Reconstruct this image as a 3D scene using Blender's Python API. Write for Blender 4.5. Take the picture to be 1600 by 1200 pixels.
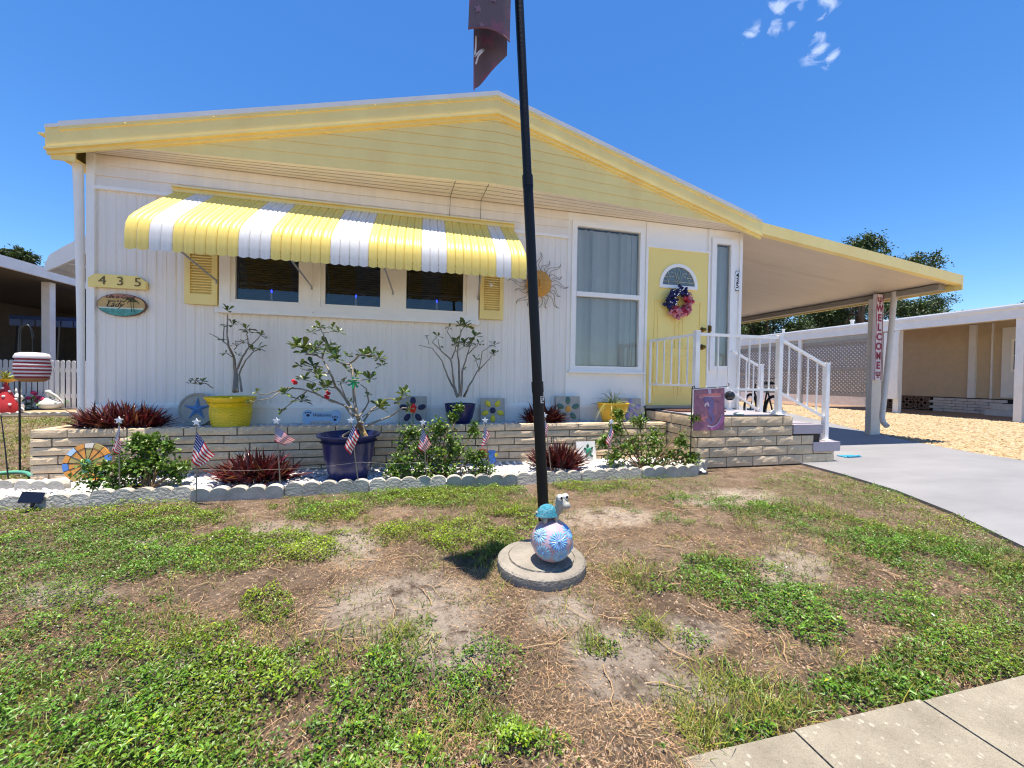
import bpy, math, random
import numpy as np
from mathutils import Vector, Matrix
for o in list(bpy.data.objects): bpy.data.objects.remove(o)
S = bpy.context.scene
COL = S.collection
random.seed(7); RNG = np.random.default_rng(7)
# ------------------------------------------------------------------ camera
FPX, CX, CY, EYE = 590.0, 800.0, 600.0, 0.9
ex = np.array([2550., 32., 590.]); ex /= np.linalg.norm(ex)
dn = np.array([-620., 40000., 590.]); dn -= ex * dn.dot(ex); dn /= np.linalg.norm(dn)
ey = np.cross(ex, dn)
if ey[2] < 0: ey = -ey
CM = np.array([ex, ey, -dn])                 # world = CM @ camera (x right, y down, z forward)
cam = bpy.data.cameras.new('camera'); cam.sensor_width = 36; cam.lens = FPX / 1600 * 36
cam.clip_start = 0.05; cam.clip_end = 3000
co = bpy.data.objects.new('camera', cam); COL.objects.link(co)
r_, u_, b_ = CM @ [1, 0, 0], CM @ [0, -1, 0], -(CM @ [0, 0, 1])
co.matrix_world = Matrix([[r_[0], u_[0], b_[0], 0], [r_[1], u_[1], b_[1], 0], [r_[2], u_[2], b_[2], EYE], [0, 0, 0, 1]])
S.camera = co
def ray(px, py): return CM @ np.array([(px - CX) / FPX, (py - CY) / FPX, 1.])
def at(px, py, Y): r = ray(px, py); t = Y / r[1]; return Vector((r[0] * t, Y, EYE + r[2] * t))
def gnd(px, py, z=0.): r = ray(px, py); t = (z - EYE) / r[2]; return Vector((r[0] * t, r[1] * t, z))
def proj(x, y, z=0.):
    p = np.stack([np.asarray(x, float), np.asarray(y, float), np.full_like(np.asarray(x, float), z - EYE)])
    c = np.tensordot(CM.T, p, 1); w = np.maximum(c[2], 1e-3)
    return CX + FPX * c[0] / w, CY + FPX * c[1] / w
# ------------------------------------------------------------------ sky, sun, exposure
SUN = Vector((0.012, 0.036, -1.0)).normalized()
W = bpy.data.worlds.new('World'); S.world = W; W.use_nodes = True
nt = W.node_tree; nt.nodes.clear()
sky = nt.nodes.new('ShaderNodeTexSky'); sky.sky_type = 'NISHITA'; sky.sun_disc = False
sky.sun_elevation = math.asin(-SUN.z); sky.sun_rotation = math.atan2(-SUN.x, -SUN.y)
sky.air_density = 1.0; sky.dust_density = 0.1; sky.ozone_density = 6.0; sky.altitude = 0
bgn = nt.nodes.new('ShaderNodeBackground'); bgn.inputs['Strength'].default_value = 0.099
wo = nt.nodes.new('ShaderNodeOutputWorld')
# thin wisps of cloud over the carport side of the sky
tc = nt.nodes.new('ShaderNodeTexCoord')
def wnode(t, **k):
    n = nt.nodes.new(t)
    for a, v in k.items(): setattr(n, a, v)
    return n
def wmath(op, a, b=None, c=None):
    n = wnode('ShaderNodeMath', operation=op)
    for i, v in enumerate((a, b, c)):
        if v is None: continue
        if hasattr(v, 'links'): nt.links.new(v, n.inputs[i])
        else: n.inputs[i].default_value = v
    return n.outputs[0]
nrm = wnode('ShaderNodeVectorMath', operation='NORMALIZE'); nt.links.new(tc.outputs['Generated'], nrm.inputs[0])
mp = wnode('ShaderNodeMapping'); mp.inputs['Scale'].default_value = (1.0, 1.0, 1.6); mp.inputs['Rotation'].default_value = (0, .5, .4)
nt.links.new(nrm.outputs[0], mp.inputs[0])
ns = wnode('ShaderNodeTexNoise'); ns.inputs['Scale'].default_value = 26; ns.inputs['Detail'].default_value = 7; ns.inputs['Roughness'].default_value = .55; ns.inputs['Distortion'].default_value = .6
nt.links.new(mp.outputs[0], ns.inputs['Vector'])
msk = None
for px, py, rad in ((1184, 44, .03), (1206, 36, .03), (1222, 14, .03), (1284, 56, .036), (1280, 76, .03), (1300, 88, .02), (1250, 6, .04), (1282, 4, .04), (1420, -120, .07), (1100, -160, .06)):
    d = ray(px, py); d = d / np.linalg.norm(d)
    vm = wnode('ShaderNodeVectorMath', operation='DISTANCE'); nt.links.new(nrm.outputs[0], vm.inputs[0]); vm.inputs[1].default_value = d
    k = wmath('SUBTRACT', 1.0, wmath('DIVIDE', vm.outputs['Value'], rad))
    k = wmath('MAXIMUM', k, 0.0)
    msk = k if msk is None else wmath('MAXIMUM', msk, k)
cf = wmath('MULTIPLY', wmath('SUBTRACT', wmath('ADD', ns.outputs[0], wmath('MULTIPLY', msk, .24)), .63), 2.2)
cf = wmath('MULTIPLY', wmath('MINIMUM', wmath('MAXIMUM', cf, 0.0), 0.36), wmath('MINIMUM', wmath('MULTIPLY', msk, 3.0), 1.0))
hsv = wnode('ShaderNodeHueSaturation'); hsv.inputs['Hue'].default_value = .504; hsv.inputs['Saturation'].default_value = 1.22; hsv.inputs['Value'].default_value = 1.07; nt.links.new(sky.outputs[0], hsv.inputs['Color'])
mx = wnode('ShaderNodeMix', data_type='RGBA'); nt.links.new(cf, mx.inputs[0]); nt.links.new(hsv.outputs[0], mx.inputs[6]); mx.inputs[7].default_value = (7.2, 7.6, 8.2, 1)
nt.links.new(mx.outputs[2], bgn.inputs[0]); nt.links.new(bgn.outputs[0], wo.inputs[0])
sl = bpy.data.lights.new('sun', 'SUN'); sl.energy = 4.7; sl.angle = math.radians(.53); sl.color = (1, .915, .79)
so = bpy.data.objects.new('sun', sl); COL.objects.link(so); so.rotation_euler = SUN.to_track_quat('-Z', 'Y').to_euler(); so.location = (0, 5, 20)
S.view_settings.view_transform = 'Standard'; S.view_settings.look = 'None'; S.view_settings.gamma = 1
S.view_settings.exposure = 1.0
S.cycles.pixel_filter_type = 'BLACKMAN_HARRIS'; S.cycles.filter_width = 1.15
# ------------------------------------------------------------------ materials
def lin(c):
    c = [v / 255. for v in c]
    return [v / 12.92 if v <= .04045 else ((v + .055) / 1.055) ** 2.4 for v in c]
MATS = {}
def pm(name, rgb, rough=.6, var=.12, scale=6., bump=0., bscale=40., metal=0., rnd=0., spec=.5, stretch=(1, 1, 1), attr=False, rgb2=None, detail=5., trans=0., thr=None):
    if name in MATS: return MATS[name]
    m = bpy.data.materials.new(name); m.use_nodes = True; t = m.node_tree; n = t.nodes; L = t.links
    p = n['Principled BSDF']; p.inputs['Roughness'].default_value = rough; p.inputs['Metallic'].default_value = metal
    p.inputs['Specular IOR Level'].default_value = spec
    tcn = n.new('ShaderNodeTexCoord'); mpn = n.new('ShaderNodeMapping'); mpn.inputs['Scale'].default_value = stretch
    L.new(tcn.outputs['Object'], mpn.inputs[0])
    c = lin(rgb); c2 = lin(rgb2) if rgb2 else [min(1, v * (1 + var)) for v in c]
    c1 = c if rgb2 else [v * (1 - var) for v in c]
    nz = n.new('ShaderNodeTexNoise'); nz.inputs['Scale'].default_value = scale; nz.inputs['Detail'].default_value = detail; nz.inputs['Roughness'].default_value = .6
    L.new(mpn.outputs[0], nz.inputs['Vector'])
    mr = n.new('ShaderNodeMapRange'); lo, hi = thr or (.3, .7); mr.inputs[1].default_value = lo; mr.inputs[2].default_value = hi
    L.new(nz.outputs[0], mr.inputs[0])
    mix = n.new('ShaderNodeMix'); mix.data_type = 'RGBA'; mix.inputs[6].default_value = (*c1, 1); mix.inputs[7].default_value = (*c2, 1)
    L.new(mr.outputs[0], mix.inputs[0]); out = mix.outputs[2]
    if rnd:
        oi = n.new('ShaderNodeObjectInfo'); hs = n.new('ShaderNodeHueSaturation'); r2 = n.new('ShaderNodeMapRange')
        r2.inputs[3].default_value = 1 - rnd; r2.inputs[4].default_value = 1 + rnd; L.new(oi.outputs['Random'], r2.inputs[0])
        L.new(r2.outputs[0], hs.inputs['Value']); L.new(out, hs.inputs['Color']); out = hs.outputs[0]
    if attr:
        at_ = n.new('ShaderNodeAttribute'); at_.attribute_name = 'tint'; m2 = n.new('ShaderNodeMix'); m2.data_type = 'RGBA'; m2.blend_type = 'MULTIPLY'
        m2.inputs[0].default_value = 1; L.new(out, m2.inputs[6]); L.new(at_.outputs['Color'], m2.inputs[7]); out = m2.outputs[2]
    L.new(out, p.inputs['Base Color'])
    if trans:
        tr = n.new('ShaderNodeBsdfTranslucent'); L.new(out, tr.inputs[0]); ms = n.new('ShaderNodeMixShader'); ms.inputs[0].default_value = trans
        L.new(p.outputs[0], ms.inputs[1]); L.new(tr.outputs[0], ms.inputs[2]); L.new(ms.outputs[0], n['Material Output'].inputs[0])
    if bump:
        nb = n.new('ShaderNodeTexNoise'); nb.inputs['Scale'].default_value = bscale; nb.inputs['Detail'].default_value = 6; L.new(mpn.outputs[0], nb.inputs['Vector'])
        bp = n.new('ShaderNodeBump'); bp.inputs['Strength'].default_value = bump; bp.inputs['Distance'].default_value = .02
        L.new(nb.outputs[0], bp.inputs['Height']); L.new(bp.outputs[0], p.inputs['Normal'])
    MATS[name] = m; return m
def glass(name, tint=(250, 252, 250), refl=.075):
    if name in MATS: return MATS[name]
    m = bpy.data.materials.new(name); m.use_nodes = True; t = m.node_tree; n = t.nodes; L = t.links; n.remove(n['Principled BSDF'])
    tr = n.new('ShaderNodeBsdfTransparent'); tr.inputs[0].default_value = (*lin(tint), 1); gl = n.new('ShaderNodeBsdfGlossy'); gl.inputs['Roughness'].default_value = .015
    fr = n.new('ShaderNodeFresnel'); fr.inputs[0].default_value = 1.52; mr = n.new('ShaderNodeMath'); mr.operation = 'MULTIPLY_ADD'; mr.inputs[1].default_value = 1.6; mr.inputs[2].default_value = refl - .06
    L.new(fr.outputs[0], mr.inputs[0]); ms = n.new('ShaderNodeMixShader'); L.new(mr.outputs[0], ms.inputs[0]); L.new(tr.outputs[0], ms.inputs[1]); L.new(gl.outputs[0], ms.inputs[2])
    L.new(ms.outputs[0], n['Material Output'].inputs[0]); MATS[name] = m; return m
def emit(name, rgb, s):
    m = bpy.data.materials.new(name); m.use_nodes = True; p = m.node_tree.nodes['Principled BSDF']; p.inputs['Base Color'].default_value = (*lin(rgb), 1)
    p.inputs['Emission Color'].default_value = (*lin(rgb), 1); p.inputs['Emission Strength'].default_value = s; return m
# ------------------------------------------------------------------ mesh helpers
ORG = {}
class MB:
    def __init__(s): s.v = []; s.f = []; s.m = []
    def add(s, vs, fs, m=0):
        b = len(s.v); s.v += [tuple(v) for v in vs]; s.f += [tuple(i + b for i in f) for f in fs]; s.m += [m] * len(fs); return s
    def box(s, x0, y0, z0, x1, y1, z1, m=0):
        return s.add([(x0, y0, z0), (x1, y0, z0), (x1, y1, z0), (x0, y1, z0), (x0, y0, z1), (x1, y0, z1), (x1, y1, z1), (x0, y1, z1)],
                     [(0, 3, 2, 1), (4, 5, 6, 7), (0, 1, 5, 4), (1, 2, 6, 5), (2, 3, 7, 6), (3, 0, 4, 7)], m)
    def bar(s, a, b, w, d, m=0, up=(0, 1, 0)):
        a, b = Vector(a), Vector(b); t = (b - a).normalized(); u = t.cross(Vector(up))
        u = u.normalized() if u.length > 1e-4 else Vector((1, 0, 0)); k = u.cross(t).normalized(); vs = []
        for p in (a, b):
            for i, j in ((-1, -1), (1, -1), (1, 1), (-1, 1)): vs.append(p + u * (i * w / 2) + k * (j * d / 2))
        return s.add(vs, [(0, 1, 2, 3), (7, 6, 5, 4), (0, 4, 5, 1), (1, 5, 6, 2), (2, 6, 7, 3), (3, 7, 4, 0)], m)
    def tube(s, pts, r, n=8, m=0, cap=True):
        pts = [Vector(p) for p in pts]; N = len(pts); rs = r if isinstance(r, (list, tuple)) else [r] * N; vs = []; k = None
        for i, p in enumerate(pts):
            t = (pts[min(i + 1, N - 1)] - pts[max(i - 1, 0)])
            t = t.normalized() if t.length > 1e-9 else Vector((0, 0, 1))
            if k is None:
                k = t.cross(Vector((0, 0, 1)) if abs(t.z) < .9 else Vector((1, 0, 0))).normalized()
            k = (k - t * k.dot(t)); k = k.normalized() if k.length > 1e-6 else t.orthogonal().normalized()
            q = t.cross(k)
            for j in range(n):
                a = 2 * math.pi * j / n; vs.append(p + k * (math.cos(a) * rs[i]) + q * (math.sin(a) * rs[i]))
        fs = [(i * n + j, i * n + (j + 1) % n, (i + 1) * n + (j + 1) % n, (i + 1) * n + j) for i in range(N - 1) for j in range(n)]
        if cap: fs += [tuple(range(n - 1, -1, -1)), tuple(range((N - 1) * n, N * n))]
        return s.add(vs, fs, m)
    def lathe(s, prof, n=24, c=(0, 0, 0), m=0, sy=1.):
        vs = [(c[0] + r * math.cos(2 * math.pi * j / n), c[1] + sy * r * math.sin(2 * math.pi * j / n), c[2] + z) for r, z in prof for j in range(n)]
        fs = [(i * n + j, i * n + (j + 1) % n, (i + 1) * n + (j + 1) % n, (i + 1) * n + j) for i in range(len(prof) - 1) for j in range(n)]
        return s.add(vs, fs, m)
    def ell(s, c, r, R=None, nu=16, nv=10, m=0):
        c = Vector(c); vs = []
        for i in range(nv + 1):
            th = math.pi * i / nv
            for j in range(nu):
                ph = 2 * math.pi * j / nu; p = Vector((r[0] * math.sin(th) * math.cos(ph), r[1] * math.sin(th) * math.sin(ph), r[2] * math.cos(th)))
                vs.append(c + (R @ p if R else p))
        fs = [(i * nu + j, (i + 1) * nu + j, (i + 1) * nu + (j + 1) % nu, i * nu + (j + 1) % nu) for i in range(nv) for j in range(nu)]
        return s.add(vs, fs, m)
    def prism(s, poly, d0, d1, f, m=0):
        n = len(poly); vs = [f(a, b, d0) for a, b in poly] + [f(a, b, d1) for a, b in poly]
        return s.add(vs, [tuple(range(n)), tuple(range(2 * n - 1, n - 1, -1))] + [(i, i + n, (i + 1) % n + n, (i + 1) % n) for i in range(n)], m)
    def grid(s, f, nu, nv, m=0):
        vs = [f(i / nu, j / nv) for j in range(nv + 1) for i in range(nu + 1)]
        return s.add(vs, [(j * (nu + 1) + i, j * (nu + 1) + i + 1, (j + 1) * (nu + 1) + i + 1, (j + 1) * (nu + 1) + i) for j in range(nv) for i in range(nu)], m)
    def mesh(s, name, mats, smooth=None, org=(0, 0, 0)):
        me = bpy.data.meshes.new(name); o = Vector(org)
        me.from_pydata([(v[0] - o.x, v[1] - o.y, v[2] - o.z) for v in s.v], [], s.f)
        for m in (mats if isinstance(mats, (list, tuple)) else [mats]): me.materials.append(m)
        if any(s.m): me.polygons.foreach_set('material_index', s.m)
        me.validate(); me.update()
        if smooth:
            me.shade_smooth(); me.set_sharp_from_angle(angle=math.radians(smooth))
        return me
    def build(s, name, mats, parent=None, smooth=None, org=None, **k):
        if parent is not None: o_ = ORG.get(parent.name, Vector((0, 0, 0)))
        else: o_ = Vector(org) if org else Vector((0, 0, 0))
        me = s.mesh(name, mats, smooth, o_); ob = link(name, me, parent)
        ORG[ob.name] = o_
        if parent is None: ob.location = o_; tag(ob, **k)
        return ob
def link(name, data, parent=None):
    ob = bpy.data.objects.new(name, data); COL.objects.link(ob)
    if parent is not None: ob.parent = parent
    return ob
def tag(o, label=None, cat=None, group=None, kind=None):
    if label: o['label'] = label
    if cat: o['category'] = cat
    if group: o['group'] = group
    if kind: o['kind'] = kind
    return o
def thing(name, label, cat, loc, group=None):
    o = link(name, None); o.location = loc; ORG[o.name] = Vector(loc); o.empty_display_size = .1
    return tag(o, label, cat, group)
def inst(name, me, parent, loc, rot=None, sc=None):
    o = link(name, me, parent); b = ORG.get(parent.name, Vector((0, 0, 0))) if parent else Vector((0, 0, 0)); o.location = Vector(loc) - b
    if rot: o.rotation_euler = rot
    if sc: o.scale = sc
    ORG[o.name] = b
    return o
def npmesh(name, V, F, mats, tint=None, parent=None, mi=None, smooth=False):
    me = bpy.data.meshes.new(name); k = F.shape[1]; me.vertices.add(len(V)); me.vertices.foreach_set('co', np.ascontiguousarray(V, np.float32).ravel())
    me.loops.add(F.size); me.loops.foreach_set('vertex_index', np.ascontiguousarray(F, np.int32).ravel()); me.polygons.add(len(F))
    me.polygons.foreach_set('loop_start', np.arange(0, F.size, k, dtype=np.int32)); me.polygons.foreach_set('loop_total', np.full(len(F), k, np.int32))
    for m in mats: me.materials.append(m)
    if mi is not None: me.polygons.foreach_set('material_index', np.asarray(mi, np.int32))
    me.update(calc_edges=True)
    if tint is not None:
        a = me.color_attributes.new('tint', 'FLOAT_COLOR', 'POINT'); a.data.foreach_set('color', np.ascontiguousarray(np.c_[tint, np.ones(len(tint))], np.float32).ravel())
    if smooth: me.shade_smooth()
    return link(name, me, parent)
def text_mb(mb, s, size, f, m=0, depth=.002, align='CENTER', shear=0., spacing=1., bold=0.):
    cu = bpy.data.curves.new('lettering', 'FONT'); cu.body = s; cu.size = size; cu.extrude = depth; cu.align_x = align; cu.align_y = 'CENTER'; cu.shear = shear; cu.resolution_u = 3; cu.offset = bold; cu.space_character = spacing
    ob = bpy.data.objects.new('lettering', cu); me = bpy.data.meshes.new_from_object(ob)
    mb.add([f(v.co.x, v.co.y, v.co.z) for v in me.vertices], [tuple(p.vertices) for p in me.polygons], m)
    bpy.data.objects.remove(ob); bpy.data.curves.remove(cu); bpy.data.meshes.remove(me); return mb
def hash2(i, j, s):
    h = (i.astype(np.int64) * 374761393 + j.astype(np.int64) * 668265263 + s * 974634777) & 0x7fffffff
    h = ((h ^ (h >> 13)) * 1274126177) & 0x7fffffff
    return ((h ^ (h >> 16)) & 0xffff) / 65535.
def vnoise(x, y, s=0):
    i, j = np.floor(x), np.floor(y); a, b = x - i, y - j; a = a * a * (3 - 2 * a); b = b * b * (3 - 2 * b)
    return (hash2(i, j, s) * (1 - a) + hash2(i + 1, j, s) * a) * (1 - b) + (hash2(i, j + 1, s) * (1 - a) + hash2(i + 1, j + 1, s) * a) * b
def fbm(x, y, s=0, o=4):
    v = 0; a = .5; t = 0
    for k in range(o): v = v + a * vnoise(x * 2 ** k, y * 2 ** k, s + k); t += a; a *= .5
    return v / t
# ------------------------------------------------------------------ palette
WHITE = pm('white_siding', (250, 241, 228), .45, .05, 2.2, .08, 25, stretch=(6, 1, .22), rgb2=(236, 227, 214), detail=8, thr=(.25, .8))
TRIM = pm('white_trim', (250, 245, 236), .4, .03, 8)
YEL = pm('yellow_paint', (255, 233, 150), .42, .06, 3, .05, 40, stretch=(1, 1, .5), rgb2=(246, 218, 136), detail=8)
YELD = pm('yellow_door_paint', (255, 226, 132), .4, .03, 3)
SOFF = pm('soffit_aluminium', (250, 238, 220), .5, .06, 5, stretch=(.5, 3, 3))
ROOFM = pm('roof_metal', (214, 214, 212), .4, .08, 3)
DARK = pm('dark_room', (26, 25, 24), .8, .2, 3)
BLACK = pm('black_metal', (22, 22, 26), .38, .15, 12)
GLASS = glass('window_glass')
METALW = pm('white_railing_paint', (244, 240, 234), .35, .05, 10)
CONC = pm('concrete', (150, 146, 138), .85, .14, 14, .35, 90)
MORT = pm('mortar', (62, 54, 46), .95, .2, 30, .4, 120)
BRICKM = pm('slump_brick', (222, 199, 164), .92, .16, 16, .35, 70, rnd=.10, rgb2=(198, 175, 144))
WHITEST = pm('white_stone', (222, 218, 214), .8, .08, 20, attr=True)
# ------------------------------------------------------------------ ground
def sand_amount(x, y): return fbm(x * 1.3 + 9, y * 1.3, 31, 4)
xs = np.unique(np.r_[-400, -200, -100, -60, np.arange(-40, -8, 4), np.arange(-8, -4, .25), np.arange(-4, 5, .035), np.arange(5, 12, .25), np.arange(12, 40, 4), 60, 100, 200, 400])
ys = np.unique(np.r_[-60, -30, -10, -4, -2, np.arange(-1, .4, .1), np.arange(.4, 3.4, .03), np.arange(3.4, 6, .2), np.arange(6, 30, 2), 40, 60, 100, 200, 400, 800])
GX, GY = np.meshgrid(xs, ys)
def ground_z(x, y):
    near = np.clip((4.8 - np.abs(x)) / 1., 0, 1) * np.clip((y - .8) / .15, 0, 1) * np.clip((3.2 - y) / .2, 0, 1)
    drv = np.clip((np.interp(y, [.7, 1.39, 2.35, 3.26], [2.6, 3.26, 3.88, 4.09]) - x) / .15, 0, 1)
    mound = np.clip((.72 + .12 * (fbm(x * 6, y * 6, 9, 2) - .5) - x) / .22, 0, 1) * np.clip((.95 - y) / .12, 0, 1) * .048
    return mound + near * drv * ((fbm(x * 2.2, y * 2.2, 3, 3) - .5) * .035 + (fbm(x * 11, y * 11, 5, 3) - .5) * .014) - .012
GZ = ground_z(GX, GY)
nx, ny = len(xs), len(ys); idx = np.arange(nx * ny).reshape(ny, nx)
F = np.stack([idx[:-1, :-1], idx[:-1, 1:], idx[1:, 1:], idx[1:, :-1]], -1).reshape(-1, 4)
def soil():
    m = bpy.data.materials.new('sandy_soil'); m.use_nodes = True; t = m.node_tree; n = t.nodes; L = t.links; p = n['Principled BSDF']; p.inputs['Roughness'].default_value = .95; p.inputs['Specular IOR Level'].default_value = .15
    tcn = n.new('ShaderNodeTexCoord')
    def nz(sc, det, ro=.6):
        k = n.new('ShaderNodeTexNoise'); k.inputs['Scale'].default_value = sc; k.inputs['Detail'].default_value = det; k.inputs['Roughness'].default_value = ro; L.new(tcn.outputs['Object'], k.inputs['Vector']); return k.outputs[0]
    def mixc(f, a, b, lo, hi):
        mr = n.new('ShaderNodeMapRange'); mr.inputs[1].default_value = lo; mr.inputs[2].default_value = hi; L.new(f, mr.inputs[0])
        k = n.new('ShaderNodeMix'); k.data_type = 'RGBA'; L.new(mr.outputs[0], k.inputs[0])
        for i, v in ((6, a), (7, b)):
            if hasattr(v, 'links'): L.new(v, k.inputs[i])
            else: k.inputs[i].default_value = (*lin(v), 1)
        return k.outputs[2]
    c = mixc(nz(2.6, 8, .7), (120, 100, 82), (158, 138, 118), .38, .64)
    at_ = n.new('ShaderNodeAttribute'); at_.attribute_name = 'tint'; sp = n.new('ShaderNodeSeparateColor'); L.new(at_.outputs['Color'], sp.inputs[0])
    c = mixc(sp.outputs[0], c, (202, 186, 168), .1, 1.1)
    c = mixc(nz(7, 10, .78), (92, 75, 62), c, .36, .52)
    c = mixc(nz(48, 10, .8), (80, 65, 54), c, .36, .48)
    c = mixc(nz(210, 4, .8), c, (206, 194, 176), .60, .74)
    L.new(c, p.inputs['Base Color'])
    bp = n.new('ShaderNodeBump'); bp.inputs['Strength'].default_value = 1.; bp.inputs['Distance'].default_value = .03; L.new(nz(75, 10, .8), bp.inputs['Height']); L.new(bp.outputs[0], p.inputs['Normal'])
    return m
SOIL = soil()
# bare sandy patches, in the photo's places on the ground
BARE = [(640, 950, 100, 40), (450, 832, 45, 16), (548, 848, 32, 24), (945, 807, 60, 12), (1240, 885, 42, 26), (305, 1045, 45, 26), (960, 1010, 60, 26), (1060, 985, 60, 20), (880, 955, 40, 22), (1130, 775, 60, 10), (100, 925, 60, 14), (240, 845, 40, 8), (1000, 1070, 70, 30), (700, 1010, 60, 25), (1110, 1070, 50, 18)]
def blobs(x, y, B, soft=.5):
    u, v = proj(x, y); o = np.zeros_like(u)
    for b in B:
        px, py, rx, ry = b[:4]; w = b[4] if len(b) > 4 else 1.
        d = np.sqrt(((u - px) / rx) ** 2 + ((v - py) / ry) ** 2); o = np.maximum(o, w * np.clip((1 + soft - d) / soft, 0, 1))
    return o
gb = blobs(GX, GY, BARE, .8); gb = gb * np.clip(.3 + 1.4 * fbm(GX * 5, GY * 5, 77, 3), 0, 1)
tintg = np.stack([gb.ravel()] * 3, -1)
g = npmesh('ground', np.stack([GX, GY, GZ], -1).reshape(-1, 3), F, [SOIL], tintg, smooth=True); tag(g, kind='structure')
# far grass beyond the lot: the same sheet carries on as soil; a mown strip beside the left lot
# ------------------------------------------------------------------ driveway, paving, gravel
DRV = pm('driveway_paint', (142, 141, 142), .6, .06, 1.6, .2, 120, stretch=(.5, 1.4, 1), rgb2=(124, 123, 124), detail=10)
dv = [(2.3, .25), (3.26, 1.39), (3.62, 1.87), (3.88, 2.35), (4.02, 2.85), (4.09, 3.30), (4.12, 3.9), (4.12, 16), (13.5, 16), (10.2, 8.6), (8.9, 6.62), (8.25, 5.65), (7.46, 4.3), (7.12, 3.5), (6.95, 2.4), (6.95, .25)]
MB().prism(dv, -.1, .012, lambda a, b, d: (a, b, d)).build('driveway', DRV, kind='structure')
SIDE = pm('exposed_aggregate', (166, 157, 138), .9, .16, 9, .8, 150, rgb2=(140, 131, 114), detail=9)
def agg(m):
    t = m.node_tree; n = t.nodes; L = t.links; v = n.new('ShaderNodeTexVoronoi'); v.inputs['Scale'].default_value = 70; tcn = n.new('ShaderNodeTexCoord'); L.new(tcn.outputs['Object'], v.inputs['Vector'])
    mr = n.new('ShaderNodeMapRange'); mr.inputs[1].default_value = .06; mr.inputs[2].default_value = -.04; sb = n.new('ShaderNodeSeparateColor'); L.new(v.outputs['Color'], sb.inputs[0]); tm = n.new('ShaderNodeMath'); tm.operation = 'MULTIPLY_ADD'; tm.inputs[1].default_value = -.42; L.new(sb.outputs[1], tm.inputs[0]); L.new(v.outputs['Distance'], tm.inputs[2]); L.new(tm.outputs[0], mr.inputs[0])
    sc = n.new('ShaderNodeSeparateColor'); L.new(v.outputs['Color'], sc.inputs[0]); th = n.new('ShaderNodeMath'); th.operation = 'GREATER_THAN'; th.inputs[1].default_value = .62; L.new(sc.outputs[0], th.inputs[0])
    mu = n.new('ShaderNodeMath'); mu.operation = 'MULTIPLY'; L.new(mr.outputs[0], mu.inputs[0]); L.new(th.outputs[0], mu.inputs[1])
    p = n['Principled BSDF']; src = p.inputs['Base Color'].links[0].from_socket; k = n.new('ShaderNodeMix'); k.data_type = 'RGBA'; L.new(mu.outputs[0], k.inputs[0]); L.new(src, k.inputs[6]); k.inputs[7].default_value = (*lin((182, 173, 155)), 1); L.new(k.outputs[2], p.inputs['Base Color'])
agg(SIDE)
sw = MB().box(-9, -1.2, -.1, 2.28, .752, -.016).build('sidewalk', MORT, kind='structure')
for k in range(-6, 4):
    for r in range(3):
        x0 = .924 + .442 * k; y1 = .757 - .452 * r; mb = MB()
        j = [random.uniform(-.004, .004) for _ in range(4)]
        mb.add([(x0 + .004 + j[0], y1 - .447, .0), (x0 + .438 + j[1], y1 - .447, 0), (x0 + .438 + j[2], y1 + j[3], 0), (x0 + .004, y1 + j[1], 0)] +
               [(x0 + .004 + j[0], y1 - .447, -.05), (x0 + .438 + j[1], y1 - .447, -.05), (x0 + .438 + j[2], y1 + j[3], -.05), (x0 + .004, y1 + j[1], -.05)],
               [(0, 1, 2, 3), (0, 4, 5, 1), (1, 5, 6, 2), (2, 6, 7, 3), (3, 7, 4, 0)])
        o = mb.build('paving_slab', SIDE, sw); o.location.z = random.uniform(.016, .021)
GRAV = pm('yellow_gravel', (172, 154, 122), .9, .2, 30, .8, 60, rgb2=(152, 134, 104))
gp = [(6.95, .25), (6.95, 2.4), (7.12, 3.5), (7.46, 4.3), (8.25, 5.65), (8.9, 6.62), (10.2, 8.6), (13.6, 16), (30, 16), (30, .25)]
MB().prism(gp, -.1, -.002, lambda a, b, d: (a + .01, b, d)).build('gravel_yard', GRAV, kind='structure')
def stones(name, n, xf, yf, zf, r0, r1, mats, tints, flat=.6, kind='stuff', parent=None, keep=None):
    base = np.array([(1, 0, -.35), (.31, .95, -.35), (-.81, .59, -.35), (-.81, -.59, -.35), (.31, -.95, -.35), (0, 0, .75), (.55, .4, .45), (-.55, .45, .4), (0, -.62, .42)], float)
    fac = np.array([(0, 1, 6), (1, 7, 6), (1, 2, 7), (2, 3, 7), (3, 8, 7), (3, 4, 8), (4, 0, 8), (0, 6, 8), (6, 7, 5), (7, 8, 5), (8, 6, 5)])
    x, y = xf(n), yf(n)
    if keep is not None: k = keep(x, y); x, y = x[k], y[k]; n = len(x)
    z = zf(x, y); r = RNG.uniform(r0, r1, n); a = RNG.uniform(0, 6.28, n); st = RNG.uniform(.7, 1.4, n)
    B = base[None] * RNG.uniform(.8, 1.2, (n, 9, 1)); lx = B[..., 0] * (r * st)[:, None]; ly = B[..., 1] * (r / st)[:, None]; lz = B[..., 2] * (r * flat)[:, None]
    tx = RNG.uniform(-.35, .35, n)[:, None]; lz = lz + tx * lx
    c, s_ = np.cos(a)[:, None], np.sin(a)[:, None]
    V = np.stack([x[:, None] + c * lx - s_ * ly, y[:, None] + s_ * lx + c * ly, z[:, None] + lz], -1).reshape(-1, 3)
    Fs = (fac[None] + (np.arange(n) * 9)[:, None, None]).reshape(-1, 3)
    t = np.asarray(tints)[RNG.integers(0, len(tints), n)] * RNG.uniform(.85, 1.1, (n, 1)); t = np.repeat(t, 9, 0)
    o = npmesh(name, V, Fs, mats, t, parent); return o
def ingp(x, y):
    lo = np.interp(y, [.25, 2.4, 3.5, 4.3, 5.65, 6.62, 8.6, 16], [6.97, 6.97, 7.15, 7.5, 8.3, 8.95, 10.25, 13.6]); return (x > lo) & (x < 14.6)
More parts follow.
